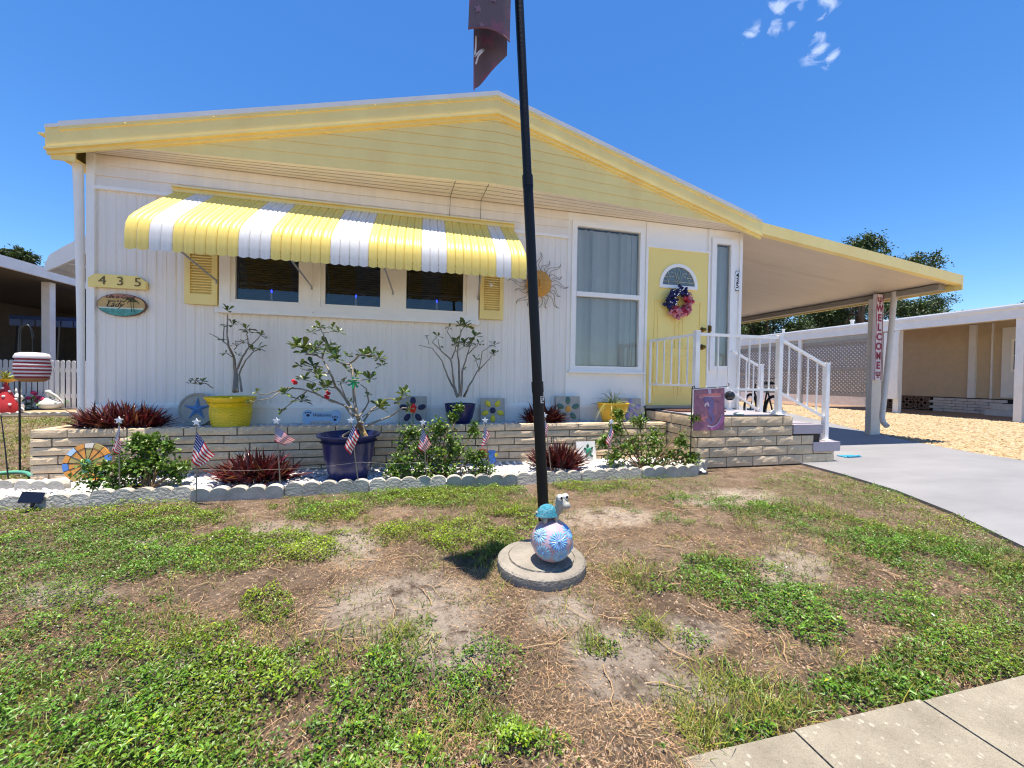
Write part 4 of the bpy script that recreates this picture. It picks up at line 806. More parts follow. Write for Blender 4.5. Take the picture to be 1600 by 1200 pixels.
# ------------------------------------------------------------------ spiky red plants, bushes, grassy plant
SPK = pm('oyster_leaf', (80, 34, 36), .35, .3, 12, attr=True, trans=.15)
def blades(P, D, L_, W_, ti, droop, segs=3):
    n = len(P); D = D / np.linalg.norm(D, axis=1)[:, None]; S_ = np.cross(D, np.array([0, 0, 1.]) + RNG.normal(size=(n, 3)) * .3); S_ /= np.maximum(np.linalg.norm(S_, axis=1)[:, None], 1e-6); rows = []
    for k in range(segs + 1):
        u = k / segs; c = P + D * (L_ * u)[:, None] - np.array([0, 0, 1.]) * (droop * L_ * u * u)[:, None]; w = (W_ * (1 - u ** 1.6) * (.75 + .5 * u))[:, None] * .5
        rows += [c + S_ * w, c - S_ * w]
    V = np.stack(rows, 1).reshape(-1, 3); m = 2 * (segs + 1); b = (np.arange(n) * m)[:, None]; F_ = np.concatenate([b + [[2 * k, 2 * k + 1, 2 * k + 3, 2 * k + 2]] for k in range(segs)]); return V, F_, np.repeat(ti, m, 0)
def spiky(label, px, py, Y, z, w, d, L_, n, dark=1.):
    c = at(px, py, Y); c.z = z; t = thing('oyster_plant', label, 'plant', c); m = n
    cx = RNG.uniform(-1, 1, m); cy = RNG.uniform(-1, 1, m); k = cx ** 2 + cy ** 2 < 1; cx, cy = cx[k], cy[k]; m = len(cx)
    P = np.stack([cx * w * .8, cy * d * .8, .02 + .10 * (1 - cx ** 2 - cy ** 2) * RNG.random(m)], -1)
    D = np.stack([cx * 1.0 + RNG.normal(0, .4, m), cy * .8 + RNG.normal(0, .4, m), RNG.uniform(.25, 1.3, m)], -1)
    g_ = RNG.uniform(.5, 1.6, (m, 1)) * dark; ti = np.hstack([g_ * RNG.uniform(.8, 1.35, (m, 1)), g_ * RNG.uniform(.6, 1.2, (m, 1)), g_ * RNG.uniform(.5, 1.15, (m, 1))]); ol = RNG.random(m) < .16; ti[ol] *= np.array([1.5, 3.0, 1.1])
    V, F_, T = blades(P, D, L_ * RNG.uniform(.6, 1.15, m), RNG.uniform(.018, .03, m), ti, RNG.uniform(0, .25, m)); o = npmesh('leaves', V, F_, [SPK], T, t); o['kind'] = 'stuff'
spiky('wide clump of dark red spiky leaves at the left end of the planter', 190, 664, 4.0, .40, .36, .16, .20, 700, 1.1)
spiky('dark red spiky clump in the stone bed left of the big navy pot', 400, 758, 3.42, .03, .28, .17, .22, 600, .95)
spiky('dark purple spiky clump on the planter behind the flagpole', 848, 659, 4.0, .40, .25, .14, .18, 520, .6)
spiky('maroon spiky clump in the stone bed beside the turtle tile', 872, 738, 3.46, .03, .24, .15, .22, 520, .95)
BUSH = pm('bush_leaf', (90, 122, 46), .42, .2, 20, attr=True, trans=.2)
STEM = pm('bush_stem', (110, 84, 58), .8)
def bush(label, lobes, base, n, Lf=.034, yellow=.12):
    t = thing('leafy_bush', label, 'bush', base); Ps = []; mb = MB()
    for (c, r) in lobes:
        c = Vector(c); mb.tube([Vector(base) + Vector((random.uniform(-.05, .05), random.uniform(-.03, .03), 0)), Vector(base).lerp(c, .5) + Vector((random.uniform(-.04, .04), 0, .04)), c + Vector((0, 0, r * .4))], [.008, .006, .003], 5)
        for _ in range(5):
            d = Vector((random.gauss(0, 1), random.gauss(0, 1), random.gauss(.4, 1))).normalized(); mb.tube([c - d * r * .3, c + d * r * .9], [.004, .0015], 4)
        for _ in range(5):
            d = Vector((random.gauss(0, .8), random.gauss(-.1, .5), random.gauss(.5, .6))).normalized(); L_ = r * random.uniform(1.1, 2.3); mb.tube([c, c + d * L_ * .5 + Vector((0, 0, .01)), c + d * L_ - Vector((0, 0, L_ * .12))], [.003, .002, .001], 4)
            u = RNG.uniform(.35, 1., 15)[:, None]; Ps.append(np.array(c) + np.array(d) * L_ * u - np.array([0, 0, L_ * .12]) * u ** 2 + RNG.normal(0, .007, (15, 3)))
        m = int(n * .34 * r * r / sum(l[1] ** 2 for l in lobes)); q = RNG.normal(size=(m, 3)); Ps.append(np.array(c) + q * (r * .62) * np.array([1.1, .75, .9]))
    mb.build('stems', STEM, t); P = np.concatenate(Ps); tw_ = P + RNG.normal(size=P.shape) * .018; P = np.concatenate([P, tw_]); P = P[P[:, 2] > .03]; m = len(P)
    D = RNG.normal(size=(m, 3)) + np.array([0, -.25, .25]); g_ = RNG.uniform(.55, 1.35, (m, 1)); yl = (RNG.random((m, 1)) < yellow); ti = np.hstack([g_ * np.where(yl, 1.7, 1.), g_ * np.where(yl, 1.25, 1.), g_ * np.where(yl, .7, .9)])
    V, F_, T = leaves_np(P, D, Lf * RNG.uniform(.7, 1.3, m), Lf * RNG.uniform(.5, .75, m), ti); o = npmesh('foliage', V - np.array(base), F_, [BUSH], T, t); o['kind'] = 'stuff'
def lob(*L_): return [(tuple(at(px, py, Y)), r * .86) for px, py, Y, r in L_]
bush('straggly green bush below the left end of the planter', lob((215, 695, 3.45, .07), (235, 690, 3.5, .06), (218, 725, 3.42, .11), (190, 740, 3.35, .12), (245, 728, 3.4, .10), (150, 745, 3.3, .09), (270, 738, 3.4, .07), (200, 768, 3.3, .10), (285, 735, 3.45, .04), (225, 700, 3.4, .06), (262, 700, 3.5, .05)), (gnd(205, 785).x, 3.28, 0), 2300)
bush('bright green bush between the big navy pot and butterfly stake', lob((640, 680, 3.5, .09), (690, 672, 3.5, .09), (660, 705, 3.42, .13), (710, 705, 3.42, .12), (630, 725, 3.38, .09), (690, 735, 3.36, .13), (745, 720, 3.4, .08), (740, 675, 3.5, .05), (705, 650, 3.55, .035), (715, 640, 3.56, .025), (620, 740, 3.35, .06), (650, 745, 3.32, .08), (755, 738, 3.36, .06)), (gnd(690, 750).x, 3.33, 0), 3300)
bush('yellow green bush at the porch corner beside the seahorse flag', lob((965, 675, 3.5, .08), (1000, 660, 3.55, .07), (985, 700, 3.45, .11), (1020, 690, 3.45, .11), (1045, 715, 3.4, .10), (960, 715, 3.4, .08), (1065, 690, 3.3, .06), (1010, 725, 3.36, .10), (1075, 720, 3.25, .07), (965, 650, 3.56, .04), (1085, 655, 3.27, .03), (945, 690, 3.45, .05)), (gnd(1010, 738).x, 3.3, 0), 2900, yellow=.3)
# grassy plant in the yellow rimmed pot
GRS = pm('ponytail_leaf', (122, 132, 72), .45, .2, 20, attr=True, trans=.1); t = thing('ponytail_plant', 'thin arching grassy plant growing in the dull yellow pot', 'plant', c4 + Vector((0, 0, .2))); m = 75
a = RNG.uniform(0, 6.28, m); e = RNG.uniform(.35, 1.4, m); g_ = RNG.uniform(.6, 1.3, (m, 1))
V, F_, T = blades(RNG.normal(0, .012, (m, 3)), np.stack([np.cos(a) * np.cos(e), np.sin(a) * np.cos(e), np.sin(e)], -1), RNG.uniform(.28, .55, m), np.full(m, .0085), np.hstack([g_, g_, g_]), RNG.uniform(.5, 1.1, m), 8); o = npmesh('leaves', V, F_, [GRS], T, t); o['kind'] = 'stuff'
# ------------------------------------------------------------------ garden ornaments
STONE = pm('cast_stone', (176, 170, 158), .85, .12, 14, .3, 60)
def leaning(c, tilt=.12):
    # local frame of a tile leaning back on a wall: (right, up, out)
    up = Vector((0, math.sin(tilt), math.cos(tilt))); out = Vector((0, -math.cos(tilt), math.sin(tilt)))
    return lambda a, b, d: Vector(c) + Vector((a, 0, 0)) + up * b + out * d
def petal_stone(label, px, py, Y, s, petal, centre, rot=0., z=.40):
    c = at(px, py, Y); c.z = z; t = thing('flower_stone', label, 'garden stone', c); P = leaning(c); h = s / 2; mb = MB(); b = .008
    mb.prism([(-h, 0), (h, 0), (h, s), (-h, s)], 0, .03, P); mb.build('slab', STONE, t)
    for k in range(5):
        a = rot + math.pi / 2 + 2 * math.pi * k / 5; mb = MB(); pp = lambda u, v, d, a=a: P(math.cos(a) * (.10 + u) * s / .3 - math.sin(a) * v * s / .3, h + (math.sin(a) * (.10 + u) + math.cos(a) * v) * s / .3, d)
        vs = []; n = 16; rings = [(1, .0301), (.95, .038), (.6, .042), (0.02, .043)]
        for r, d in rings: vs += [pp(.045 * r * math.cos(2 * math.pi * j / n), .030 * r * math.sin(2 * math.pi * j / n), d) for j in range(n)]
        mb.add(vs, [(i * n + j, i * n + (j + 1) % n, (i + 1) * n + (j + 1) % n, (i + 1) * n + j) for i in range(3) for j in range(n)]); mb.build('petal', petal, t, smooth=60)
    mb = MB(); vs = []; n = 16
    for r, d in ((1, .0301), (.95, .04), (.6, .044), (.02, .045)): vs += [P(.037 * s / .3 * r * math.cos(2 * math.pi * j / n), h + .037 * s / .3 * r * math.sin(2 * math.pi * j / n), d) for j in range(n)]
    mb.add(vs, [(i * n + j, i * n + (j + 1) % n, (i + 1) * n + (j + 1) % n, (i + 1) * n + j) for i in range(3) for j in range(n)]); mb.build('flower_centre', centre, t, smooth=60)
SY = pm('stone_yellow', (232, 206, 44), .5, .06, 10); SN = pm('stone_navy', (32, 34, 66), .5, .1, 10); SG = pm('stone_green', (76, 112, 96), .5, .1, 10); SO = pm('stone_orange', (222, 158, 62), .5, .08, 10); SL = pm('stone_lavender', (150, 138, 186), .5, .08, 10)
petal_stone('square grey stone with navy petals and yellow centre behind the red rose', 645, 650, 4.17, .29, SN, SY, .0)
petal_stone('square grey stone with yellow petals and navy centre on the planter', 769.5, 648, 4.17, .275, SY, SN, math.pi)
petal_stone('square grey stone with green petals and orange centre on the planter', 887, 646, 4.18, .30, SG, SO, 0)
petal_stone('square grey stone with lavender petals behind the dull yellow pot', 985, 645, 4.18, .28, SL, SL, 0)
# starfish disc
c = at(309, 650, 4.16); c.z = .405; t = thing('starfish_stone', 'round grey stepping stone with blue starfish leaning beside the yellow pot', 'garden stone', c); P = leaning(c); R_ = .155
ci = [(R_ * math.cos(k * math.pi / 18), R_ + R_ * math.sin(k * math.pi / 18)) for k in range(36)]; MB().prism(ci, 0, .025, P).build('disc', STONE, t)
mb = MB(); vs = []; n = 36
for r, d in ((1, .0255), (1, .034), (.9, .034), (.9, .0255)): vs += [P(R_ * r * math.cos(2 * math.pi * j / n), R_ + R_ * r * math.sin(2 * math.pi * j / n), d) for j in range(n)]
mb.add(vs, [(i * n + j, i * n + (j + 1) % n, (i + 1) * n + (j + 1) % n, (i + 1) * n + j) for i in range(3) for j in range(n)]); mb.build('rim', STONE, t)
mb = MB(); vs = [P(0, R_, .05)]
for k in range(10):
    a = math.pi / 2 + k * math.pi / 5; r = .115 if k % 2 == 0 else .036; vs.append(P(r * math.cos(a), R_ + r * math.sin(a), .028 if k % 2 else .034))
mb.add(vs, [(0, k, k % 10 + 1) for k in range(1, 11)]); mb.build('starfish', pm('starfish_blue', (92, 138, 190), .6, .15, 30, .4, 80), t)
# bone plaque
c = at(503, 648, 4.12); c.z = .405; t = thing('bone_plaque', 'pale blue bone shaped plaque behind the large desert rose', 'sign', c); P = leaning(c); bp_ = []
for cx_, cz_, a0 in ((.13, .105, 160), (.13, .055, 20), (-.13, .055, -20), (-.13, .105, 200)):
    for k in range(9):
        a = math.radians(a0 - k * 22.5); bp_.append((cx_ + .045 * math.cos(a), cz_ + .045 * math.sin(a)))
MB().prism(bp_, 0, .018, P).build('bone', pm('bone_blue', (160, 190, 216), .6, .08, 12), t)
mb = MB()
for cx_, cz_ in ((-.125, .10), (.125, .055)):
    mb.prism([(cx_ + .016 * math.cos(k * .52), cz_ - .006 + .013 * math.sin(k * .52)) for k in range(12)], .018, .021, P)
    for k in range(4): mb.prism([(cx_ - .024 + k * .016 + .006 * math.cos(q * .78), cz_ + .018 + (.005 if k in (1, 2) else 0) + .008 * math.sin(q * .78)) for q in range(8)], .018, .021, P)
text_mb(mb, 'Welcome', .045, lambda a, b, d: P(a, .095 + b, .0195 + d * .5), shear=.3); mb.build('paw_marks', SN, t)
# mosaic wheel in the stone bed
c = at(133, 757, 3.66); c.z = .02; t = thing('stained_glass_ornament', 'round stained glass wheel with orange spokes leaning on the planter bricks', 'ornament', c); P = leaning(c, .18); R_ = .155
cols = [pm('glass_orange', (206, 140, 56), .2, .15, 20), pm('glass_blue', (84, 128, 196), .2), pm('glass_ochre', (170, 150, 84), .2, .1), pm('glass_pale', (214, 204, 190), .25), pm('glass_sky', (170, 196, 220), .2)]
n = 14
for k in range(n):
    a0, a1 = 2 * math.pi * k / n + .02, 2 * math.pi * (k + 1) / n - .02; q = lambda r, a: (r * math.cos(a), R_ + r * math.sin(a)); mb = MB()
    mb.prism([q(.122, a0), q(R_, a0), q(R_ * 1.003, (a0 + a1) / 2), q(R_, a1), q(.122, a1)], .0, .016, P); mb.build('rim_tile', cols[[1, 0, 2, 3, 0, 4, 0][k % 7]], t)
    mb = MB(); mb.prism([q(.035, a0 + .04), q(.118, a0 + .015), q(.118, a1 - .015), q(.035, a1 - .04)], .003, .012, P); mb.build('spoke_panel', cols[0] if k % 3 else cols[2], t)
mb = MB(); mb.ell(P(0, R_, .02), (.034, .018, .034), nu=12, nv=8); mb.ell(P(.0, R_ - .06, .018), (.02, .01, .03), nu=10, nv=6); mb.build('centre_boss', pm('glass_teal', (60, 128, 110), .2, .3, 40), t)
mb = MB()
for k in range(n): a = 2 * math.pi * k / n; mb.tube([P(.03 * math.cos(a), R_ + .03 * math.sin(a), .012), P(R_ * math.cos(a), R_ + R_ * math.sin(a), .012)], .003, 4)
mb.build('leading', BLACK, t)
# turtle tile
c = at(917, 727, 3.70); c.z = .02; t = thing('turtle_tile', 'white square tile with a green turtle leaning in the stone bed', 'garden stone', c); P = leaning(c, .2)
MB().prism([(-.115, 0), (.105, .0), (.10, .225), (-.115, .225)], 0, .016, P).build('tile', pm('tile_white', (232, 230, 224), .45, .05, 8), t)
TG = pm('turtle_green', (70, 150, 120), .35, .2, 30); TD = pm('turtle_dark', (44, 88, 74), .4, .2, 30); mb = MB(); qz = lambda a, b: P(.02 + a, .115 + b, .02)
mb.ell(qz(0, 0), (.033, .014, .045), nu=14, nv=8); mb.build('shell', TG, t, smooth=60); mb = MB(); mb.ell(qz(-.008, .062), (.015, .01, .022), nu=10, nv=6)
for a, b in ((-.038, .03), (.036, .036), (-.026, -.045), (.03, -.042)): mb.ell(qz(a, b), (.02, .007, .012), R=Matrix.Rotation(.7 if a * b < 0 else -.7, 3, 'Y'), nu=8, nv=6)
mb.build('flippers', TD, t, smooth=60)
# butterfly stake
c = at(762, 712, 3.5); t = thing('butterfly_stake', 'blue and orange butterfly ornament on a black stake between the bushes', 'ornament', (c.x, c.y, .02)); MB().tube([(c.x, c.y, .02), (c.x - .005, c.y, c.z + .02)], .004, 6).build('stake', BLACK, t)
for k, (dx, dz_, rx, rz, m) in enumerate(((-.045, .025, .045, .05, pm('wing_orange', (206, 120, 84), .4, .3, 30)), (.035, .02, .045, .04, pm('wing_blue', (72, 124, 200), .35, .3, 40)), (-.055, -.045, .035, .03, pm('wing_grey', (150, 158, 172), .4, .3, 30)), (.045, -.035, .035, .035, pm('wing_blue', (72, 124, 200))), (.075, .01, .014, .018, SY))):
    cc = Vector((c.x + dx, c.y - .01 - .004 * k, c.z + dz_)); mb = MB(); mb.prism([(cc.x + rx * math.cos(q * .4), cc.z + rz * math.sin(q * .4) * (1 + .15 * math.sin(q * 1.3))) for q in range(16)], cc.y, cc.y + .003, fl); mb.build('wing', m, t)
mb = MB(); mb.ell((c.x, c.y - .02, c.z), (.008, .008, .05), nu=8, nv=6); mb.build('body', BLACK, t)
# ------------------------------------------------------------------ little stick flags
FR = pm('flag_red', (196, 44, 56), .7, .08, 30, trans=.3); FW = pm('flag_white', (232, 228, 228), .7, .04, 30, trans=.3); FB = pm('flag_blue', (44, 58, 132), .7, .1, 30, trans=.3)
STICK = pm('flag_stick', (150, 134, 112), .6, .15, 20)
def star_pts(c, r, n=5): return [(c[0] + (r if k % 2 == 0 else r * .42) * math.cos(math.pi / 2 + k * math.pi / n), c[1] + (r if k % 2 == 0 else r * .42) * math.sin(math.pi / 2 + k * math.pi / n)) for k in range(2 * n)]
def stick_flag(label, star, base, corners, Y, gap=None):
    b = gnd(*base) if gap is None else at(base[0], base[1], gap); Yb = b.y; s_ = at(*star, Yb - .01); b.z = min(b.z, 0.02); t = thing('stick_flag', label, 'flag', b, 'little stars and stripes flags along the bed edge')
    MB().tube([b - Vector((0, 0, .03)), s_], .0042, 6).build('stick', STICK, t)
    mb = MB(); mb.prism(star_pts((s_.x, s_.z + .006), .027), s_.y - .006, s_.y + .006, fl); mb.build('star_finial', pm('finial_white', (226, 228, 232), .4), t)
    q = [at(*p, Yb - .015) for p in corners]      # hoist top, hoist bottom, fly bottom, fly top
    def S_(u, v):
        p = (q[0].lerp(q[1], v)).lerp(q[3].lerp(q[2], v), u); return p + Vector((0, .016 * math.sin(u * 7 + v * 2) * u - .012 * u, .004 * math.sin(v * 9) * u))
    mb = MB(); nu, nv = 14, 13; vs = [S_(i / nu, j / nv) for j in range(nv + 1) for i in range(nu + 1)]
    for j in range(nv):
        for i in range(nu):
            m = 2 if (i < 6 and j < 7) else (0 if j % 2 == 0 else 1); k = j * (nu + 1) + i; mb.f.append((k, k + 1, k + nu + 2, k + nu + 1)); mb.m.append(m)
    mb.v = [tuple(v) for v in vs]; mb.build('flag_cloth', [FR, FW, FB], t, smooth=60); mb = MB()
    for j in range(5):
        for i in range(6):
            u, v = .03 + (i + .5 * (j % 2)) * .062, .05 + j * .1; p = S_(u, v); r = .0038; mb.add([p + Vector((r * math.cos(k * 1.2566), -.0022, r * math.sin(k * 1.2566))) for k in range(5)], [(0, 1, 2, 3, 4)]); mb.add([p + Vector((r * math.cos(k * 1.2566), .0022, r * math.sin(k * 1.2566))) for k in range(5)], [(4, 3, 2, 1, 0)])
    mb.build('canton_stars', FW, t); return t
FL = [('little flag standing behind the straggly left bush', (186, 658), (187, 770), [(186, 664), (176, 703), (187, 712), (190, 690)], 3.25),
      ('little flag planted in the lawn in front of the edging', (307, 661), (307, 784), [(307, 675), (299, 719), (311, 731), (337, 711)], None),
      ('little flag blowing right above the lower red spiky clump', (432, 659), (439, 772), [(431, 665), (428, 688), (447, 697), (462, 687)], None),
      ('little flag in front of the big navy pot', (548, 658), (562, 766), [(552, 663), (538, 698), (548, 712), (562, 680)], None),
      ('little flag in front of the bright green bush', (661, 661), (668, 762), [(660, 668), (653, 700), (663, 708), (674, 694)], None),
      ('little faded flag beside the butterfly stake', (758, 658), (767, 757), [(758, 664), (752, 698), (759, 696), (766, 682)], None),
      ('little flag half hidden behind the black flagpole', (851, 650), (863, 748), [(852, 657), (846, 683), (854, 682), (857, 668)], None),
      ('little flag in front of the yellow green porch bush', (955, 660), (946, 744), [(956, 664), (946, 690), (953, 700), (958, 680)], None)]
for lb, st, ba, cr, gp_ in FL: stick_flag(lb, st, ba, cr, 0, gp_)
mb = MB(); W0 = [at(309, 733, gnd(307, 784).y), at(440, 733, 3.18), at(562, 722, 3.2), at(668, 722, 3.2)]
for a, b in zip(W0, W0[1:]): mb.tube([a, a.lerp(b, .5) - Vector((0, 0, .012)), b], .0005, 4)
mb.build('solar_wire', pm('clear_wire', (120, 120, 116), .4), label='thin clear wire strung between the little flag sticks', cat='wire')
# ------------------------------------------------------------------ flagpole, base, turtle ball
dc = gnd(846, 866, .055); base = thing('concrete_disc', 'round grey concrete disc at the foot of the black flagpole', 'concrete base', (dc.x, dc.y, 0))
mb = MB(); mb.lathe([(.205, -.03), (.214, .0), (.211, .036), (.203, .043), (.162, .048), (.16, .041), (.156, .041), (.154, .052), (0, .062)], 48, (dc.x, dc.y, 0)); mb.build('disc', pm('old_concrete', (158, 150, 138), .9, .2, 7, .7, 70, rgb2=(120, 114, 104), detail=9), base, smooth=30)
pb = Vector((.62, 1.86, .05)); ptop = at(811, 0, 1.86); dirp = (ptop - pb); dirp = dirp / (ptop.z - pb.z)
fp = thing('flagpole', 'tall black telescoping flagpole leaning slightly to the left', 'flagpole', pb)
def pz_(z): return pb + dirp * (z - pb.z)
zj1 = at(833, 598, 1.86).z; zj2 = at(827, 277, 1.86).z; wpx = lambda w: w / FPX * (1.86 * .974 + .62 * .2254) / 2
BLK = pm('flagpole_black', (13, 13, 16), .45, .15, 14, .06, 80, spec=.3)
for nm, z0, z1, r in (('pole_section', .05, zj1, wpx(17.2)), ('pole_section', zj1, zj2, wpx(15.4)), ('pole_section', zj2, 4.6, wpx(13.4)), ('pole_collar', zj1 - .05, zj1 + .006, wpx(18.6)), ('pole_collar', zj2 - .05, zj2 + .006, wpx(16.4))):
    MB().tube([pz_(z0), pz_((z0 + z1) / 2), pz_(z1)], r, 20).build(nm, BLK, fp, smooth=40)
lc = at(847, 624, 1.86); 
mb = MB(); R3 = wpx(17.2) + .0006
def onpole(u, z): a = -math.pi / 2 + u; c = pz_(z); return (c.x + R3 * math.cos(a), c.y + R3 * math.sin(a), z)
zl = at(835, 624, 1.86).z
mb.grid(lambda u, v: onpole(.15 + u * .95, zl - .018 + v * .036), 6, 1); lab = mb.build('pole_sticker', pm('sticker_white', (214, 214, 212), .5), fp); mb = MB(); R3 += .0006
for v0, v1, u0, u1 in ((-.013, -.004, .3, 1.0), (.0, .006, .25, .7), (.009, .015, .25, 1.0)): mb.grid(lambda u, v: onpole(u0 + u * (u1 - u0), zl + v0 + v * (v1 - v0)), 4, 1)
mb.build('sticker_print', BLACK, fp)
# weathered banner
FLG = pm('banner_cloth', (112, 96, 104), .8, .2, 9, .1, 60, rgb2=(142, 92, 110), thr=(.52, .62), trans=.15); FLY = 1.80
bn = thing('pole_flag', 'faded maroon and charcoal flag with stars hanging limp from the flagpole', 'flag', at(765, 60, FLY))
tz = 3.75
def front(u, v):
    l = at(731 + 0 * v, 50, FLY); r = at(795, 72, FLY); x = l.x + (r.x - l.x) * u; zb_ = l.z + (r.z - l.z) * (u ** 1.6); top = tz + .05 * u
    z = zb_ + (top - zb_) * v; w = min(1, max(0, (z - 3.02) / .5)); return Vector((x + (.02 + .03 * (1 - u)) * v * .6 - .17 * w * (1 - u), FLY - .055 * math.sin(math.pi * (u * .86 + .07)) + .01 * math.sin(3 * v + u * 4) - .16 * w * math.sin(math.pi * u) + .05 * w * math.sin(9 * u), z))
mb = MB(); mb.grid(front, 18, 16); mb.build('front_fold', FLG, bn, smooth=80)
def back(u, v):
    tp = at(735 + 60 * u, 44 + 14 * u, FLY); bt = at(741 + 54 * u ** 1.3, 128 - 52 * u ** 1.1 if u > .08 else 133 - 30 * u, FLY); p = bt.lerp(Vector((tp.x, FLY, tz)), v); p.y = FLY + .05 * math.sin(math.pi * u) + .03 - .03 * v + .015 * math.sin(u * 7); return p
mb = MB(); mb.grid(back, 14, 14); mb.build('back_fold', FLG, bn, smooth=80)
mb = MB(); mb.tube([front(i / 18, 0) + Vector((0, -.003, .002)) for i in range(19)], .004, 5); mb.build('hem', pm('banner_hem', (120, 84, 100), .8), bn, smooth=60)
mb = MB()
for u, v, r in ((.22, .07, .024), (.55, .11, .024), (.2, .15, .024), (.45, .20, .022), (.3, .01, .016), (.75, .2, .022), (.6, .28, .022), (.25, .26, .022)):
    p = front(u, v); mb.add([(x, p.y - .004 - .012 * abs(x - p.x), z) for x, z in star_pts((p.x, p.z), r)], [tuple(range(10))])
mb.build('printed_star', pm('banner_star', (138, 108, 124), .8), bn)
mb = MB(); q = [at(744.5, 52, FLY), at(744, 70, FLY), at(742, 84, FLY), at(750, 76, FLY), at(757, 73, FLY), at(748, 83, FLY), at(744, 96, FLY)]
for a, b in zip(q, q[1:]): mb.bar(a + Vector((0, .015, 0)), b + Vector((0, .015, 0)), .007, .003)
mb.build('printed_script', FW, bn)
def hoist(u, v):
    a = front(u, 1); b = pz_(3.5 + .75 * (1 - u)); p = a.lerp(b, v); return p + Vector((0, -.05 * math.sin(math.pi * v) * math.sin(7 * u), -.06 * math.sin(math.pi * v)))
mb = MB(); mb.grid(hoist, 18, 10); mb.build('hoist_fold', FLG, bn, smooth=80)
mb = MB(); mb.tube([Vector(front(.95, 1)) + Vector((0, 0, -.03)), pz_(tz)], .005, 6); mb.tube([Vector(front(.1, 1)) + Vector((0, 0, -.02)), pz_(tz + .1)], .003, 5); mb.build('halyard_clip', BLACK, bn)
# ball with daisies
bc = gnd(863, 876, .062) + Vector((0, 0, .092)); BRD = .0955; bc.y += .01
tb = thing('mosaic_ball', 'pink ball ornament painted with blue daisies on the concrete disc', 'ornament', bc - Vector((0, 0, BRD)))
mb = MB(); mb.ell(bc, (BRD, BRD, BRD), nu=40, nv=26); mb.build('ball', pm('ball_pink', (192, 146, 146), .28, .14, 14, .12, 70, rgb2=(182, 168, 186)), tb, smooth=80)
def daisy(dirv, R_, n, mat, mat2):
    dirv = Vector(dirv).normalized(); a_ = dirv.orthogonal().normalized(); b_ = dirv.cross(a_); mb = MB()
    def S_(u, v, h=.0012): return bc + (dirv + a_ * u + b_ * v).normalized() * (BRD + h)
    for k in range(n):
        a = 2 * math.pi * k / n; da = math.pi / n * .8; vs = [S_(.08 * R_ * math.cos(a), .08 * R_ * math.sin(a)), S_(.7 * R_ * math.cos(a - da), .7 * R_ * math.sin(a - da)), S_(R_ * math.cos(a), R_ * math.sin(a)), S_(.7 * R_ * math.cos(a + da), .7 * R_ * math.sin(a + da)), S_(.55 * R_ * math.cos(a), .55 * R_ * math.sin(a), .003)]; mb.add(vs, [(0, 1, 4), (1, 2, 4), (2, 3, 4), (3, 0, 4)])
    mb.build('daisy', mat, tb); MB().ell(bc + dirv * BRD, (.006, .006, .006), nu=8, nv=6).build('daisy_centre', mat2, tb)
DB = pm('daisy_blue', (110, 168, 222), .3, .15, 40); DB2 = pm('daisy_sky', (140, 188, 216), .3, .15, 40)
for dv_, r, n, m in (((.02, -1, .34), .56, 18, DB), ((-.72, -.75, -.3), .5, 16, DB2), ((.14, -1, -.44), .5, 16, DB2), ((.72, -.5, .62), .5, 16, DB), ((-.75, -.4, .45), .48, 14, DB2), ((.9, -.5, -.25), .4, 12, DB2), ((0, .9, .2), .5, 14, DB), ((-.9, .5, -.1), .45, 14, DB)): daisy(dv_, r, n, m, DB)
# turtle figure
tt = bc + Vector((-.012, 0, BRD)); tu = thing('turtle_figurine', 'teal shelled turtle figurine with big eyes standing on the pink ball', 'ornament', tt)
CREAM = pm('turtle_cream', (156, 154, 144), .4, .08, 20)
mb = MB(); E3 = lambda c, r, R=None: mb.ell(tt + Vector(c), r, R, nu=14, nv=10)
E3((-.012, 0, .035), (.058, .038, .024)); E3((-.036, -.026, .008), (.014, .014, .022)); E3((-.036, .026, .008), (.014, .014, .022)); E3((.032, -.022, .012), (.014, .014, .026)); E3((.032, .022, .012), (.014, .014, .026)); E3((-.075, 0, .045), (.016, .012, .008), Matrix.Rotation(.5, 3, 'Y'))
for k in range(6): E3((.036 + .005 * k, -.003 * k, .038 + .009 * k), (.029, .026, .02))
E3((.064, -.016, .100), (.040, .035, .034)); E3((.082, -.036, .090), (.030, .026, .023)); E3((.047, -.024, .134), (.022, .019, .021)); E3((.084, -.012, .134), (.022, .019, .021))
bo = mb.build('turtle_body', CREAM, tu); rm = bo.modifiers.new('remesh', 'REMESH'); rm.mode = 'VOXEL'; rm.voxel_size = .004; rm.use_smooth_shade = True; sm = bo.modifiers.new('smooth', 'SMOOTH'); sm.iterations = 4
mb = MB(); vs = []; n = 26
for i in range(9):
    th = math.pi / 2 * i / 8; r = math.cos(th)
    for j in range(n): a = 2 * math.pi * j / n; vs.append(tt + Vector((-.018 + (.062 + (.008 if i == 0 else 0)) * r * math.cos(a), .043 * r * math.sin(a) * (1.1 if i == 0 else 1), .034 + .058 * math.sin(th) - .006 * (i == 0))))
mb.add(vs, [(i * n + j, i * n + (j + 1) % n, (i + 1) * n + (j + 1) % n, (i + 1) * n + j) for i in range(8) for j in range(n)]); tu.scale = (.8, .8, .8); sh = mb.build('turtle_shell', pm('shell_teal', (62, 140, 160), .25, .45, 120, .5, 200, detail=2), tu, smooth=60)
mb = MB(); dots = MB()
for (x, y) in ((.047, -.040), (.085, -.028)): mb.ell(tt + Vector((x, y, .138)), (.0165, .012, .018), nu=14, nv=10); dots.ell(tt + Vector((x + .003, y - .0105, .137)), (.0078, .004, .009), nu=10, nv=6)
mb.build('eye', pm('eye_white', (238, 238, 236), .15), tu, smooth=60); dots.build('pupil', pm('pupil_black', (14, 14, 16), .15), tu, smooth=60)
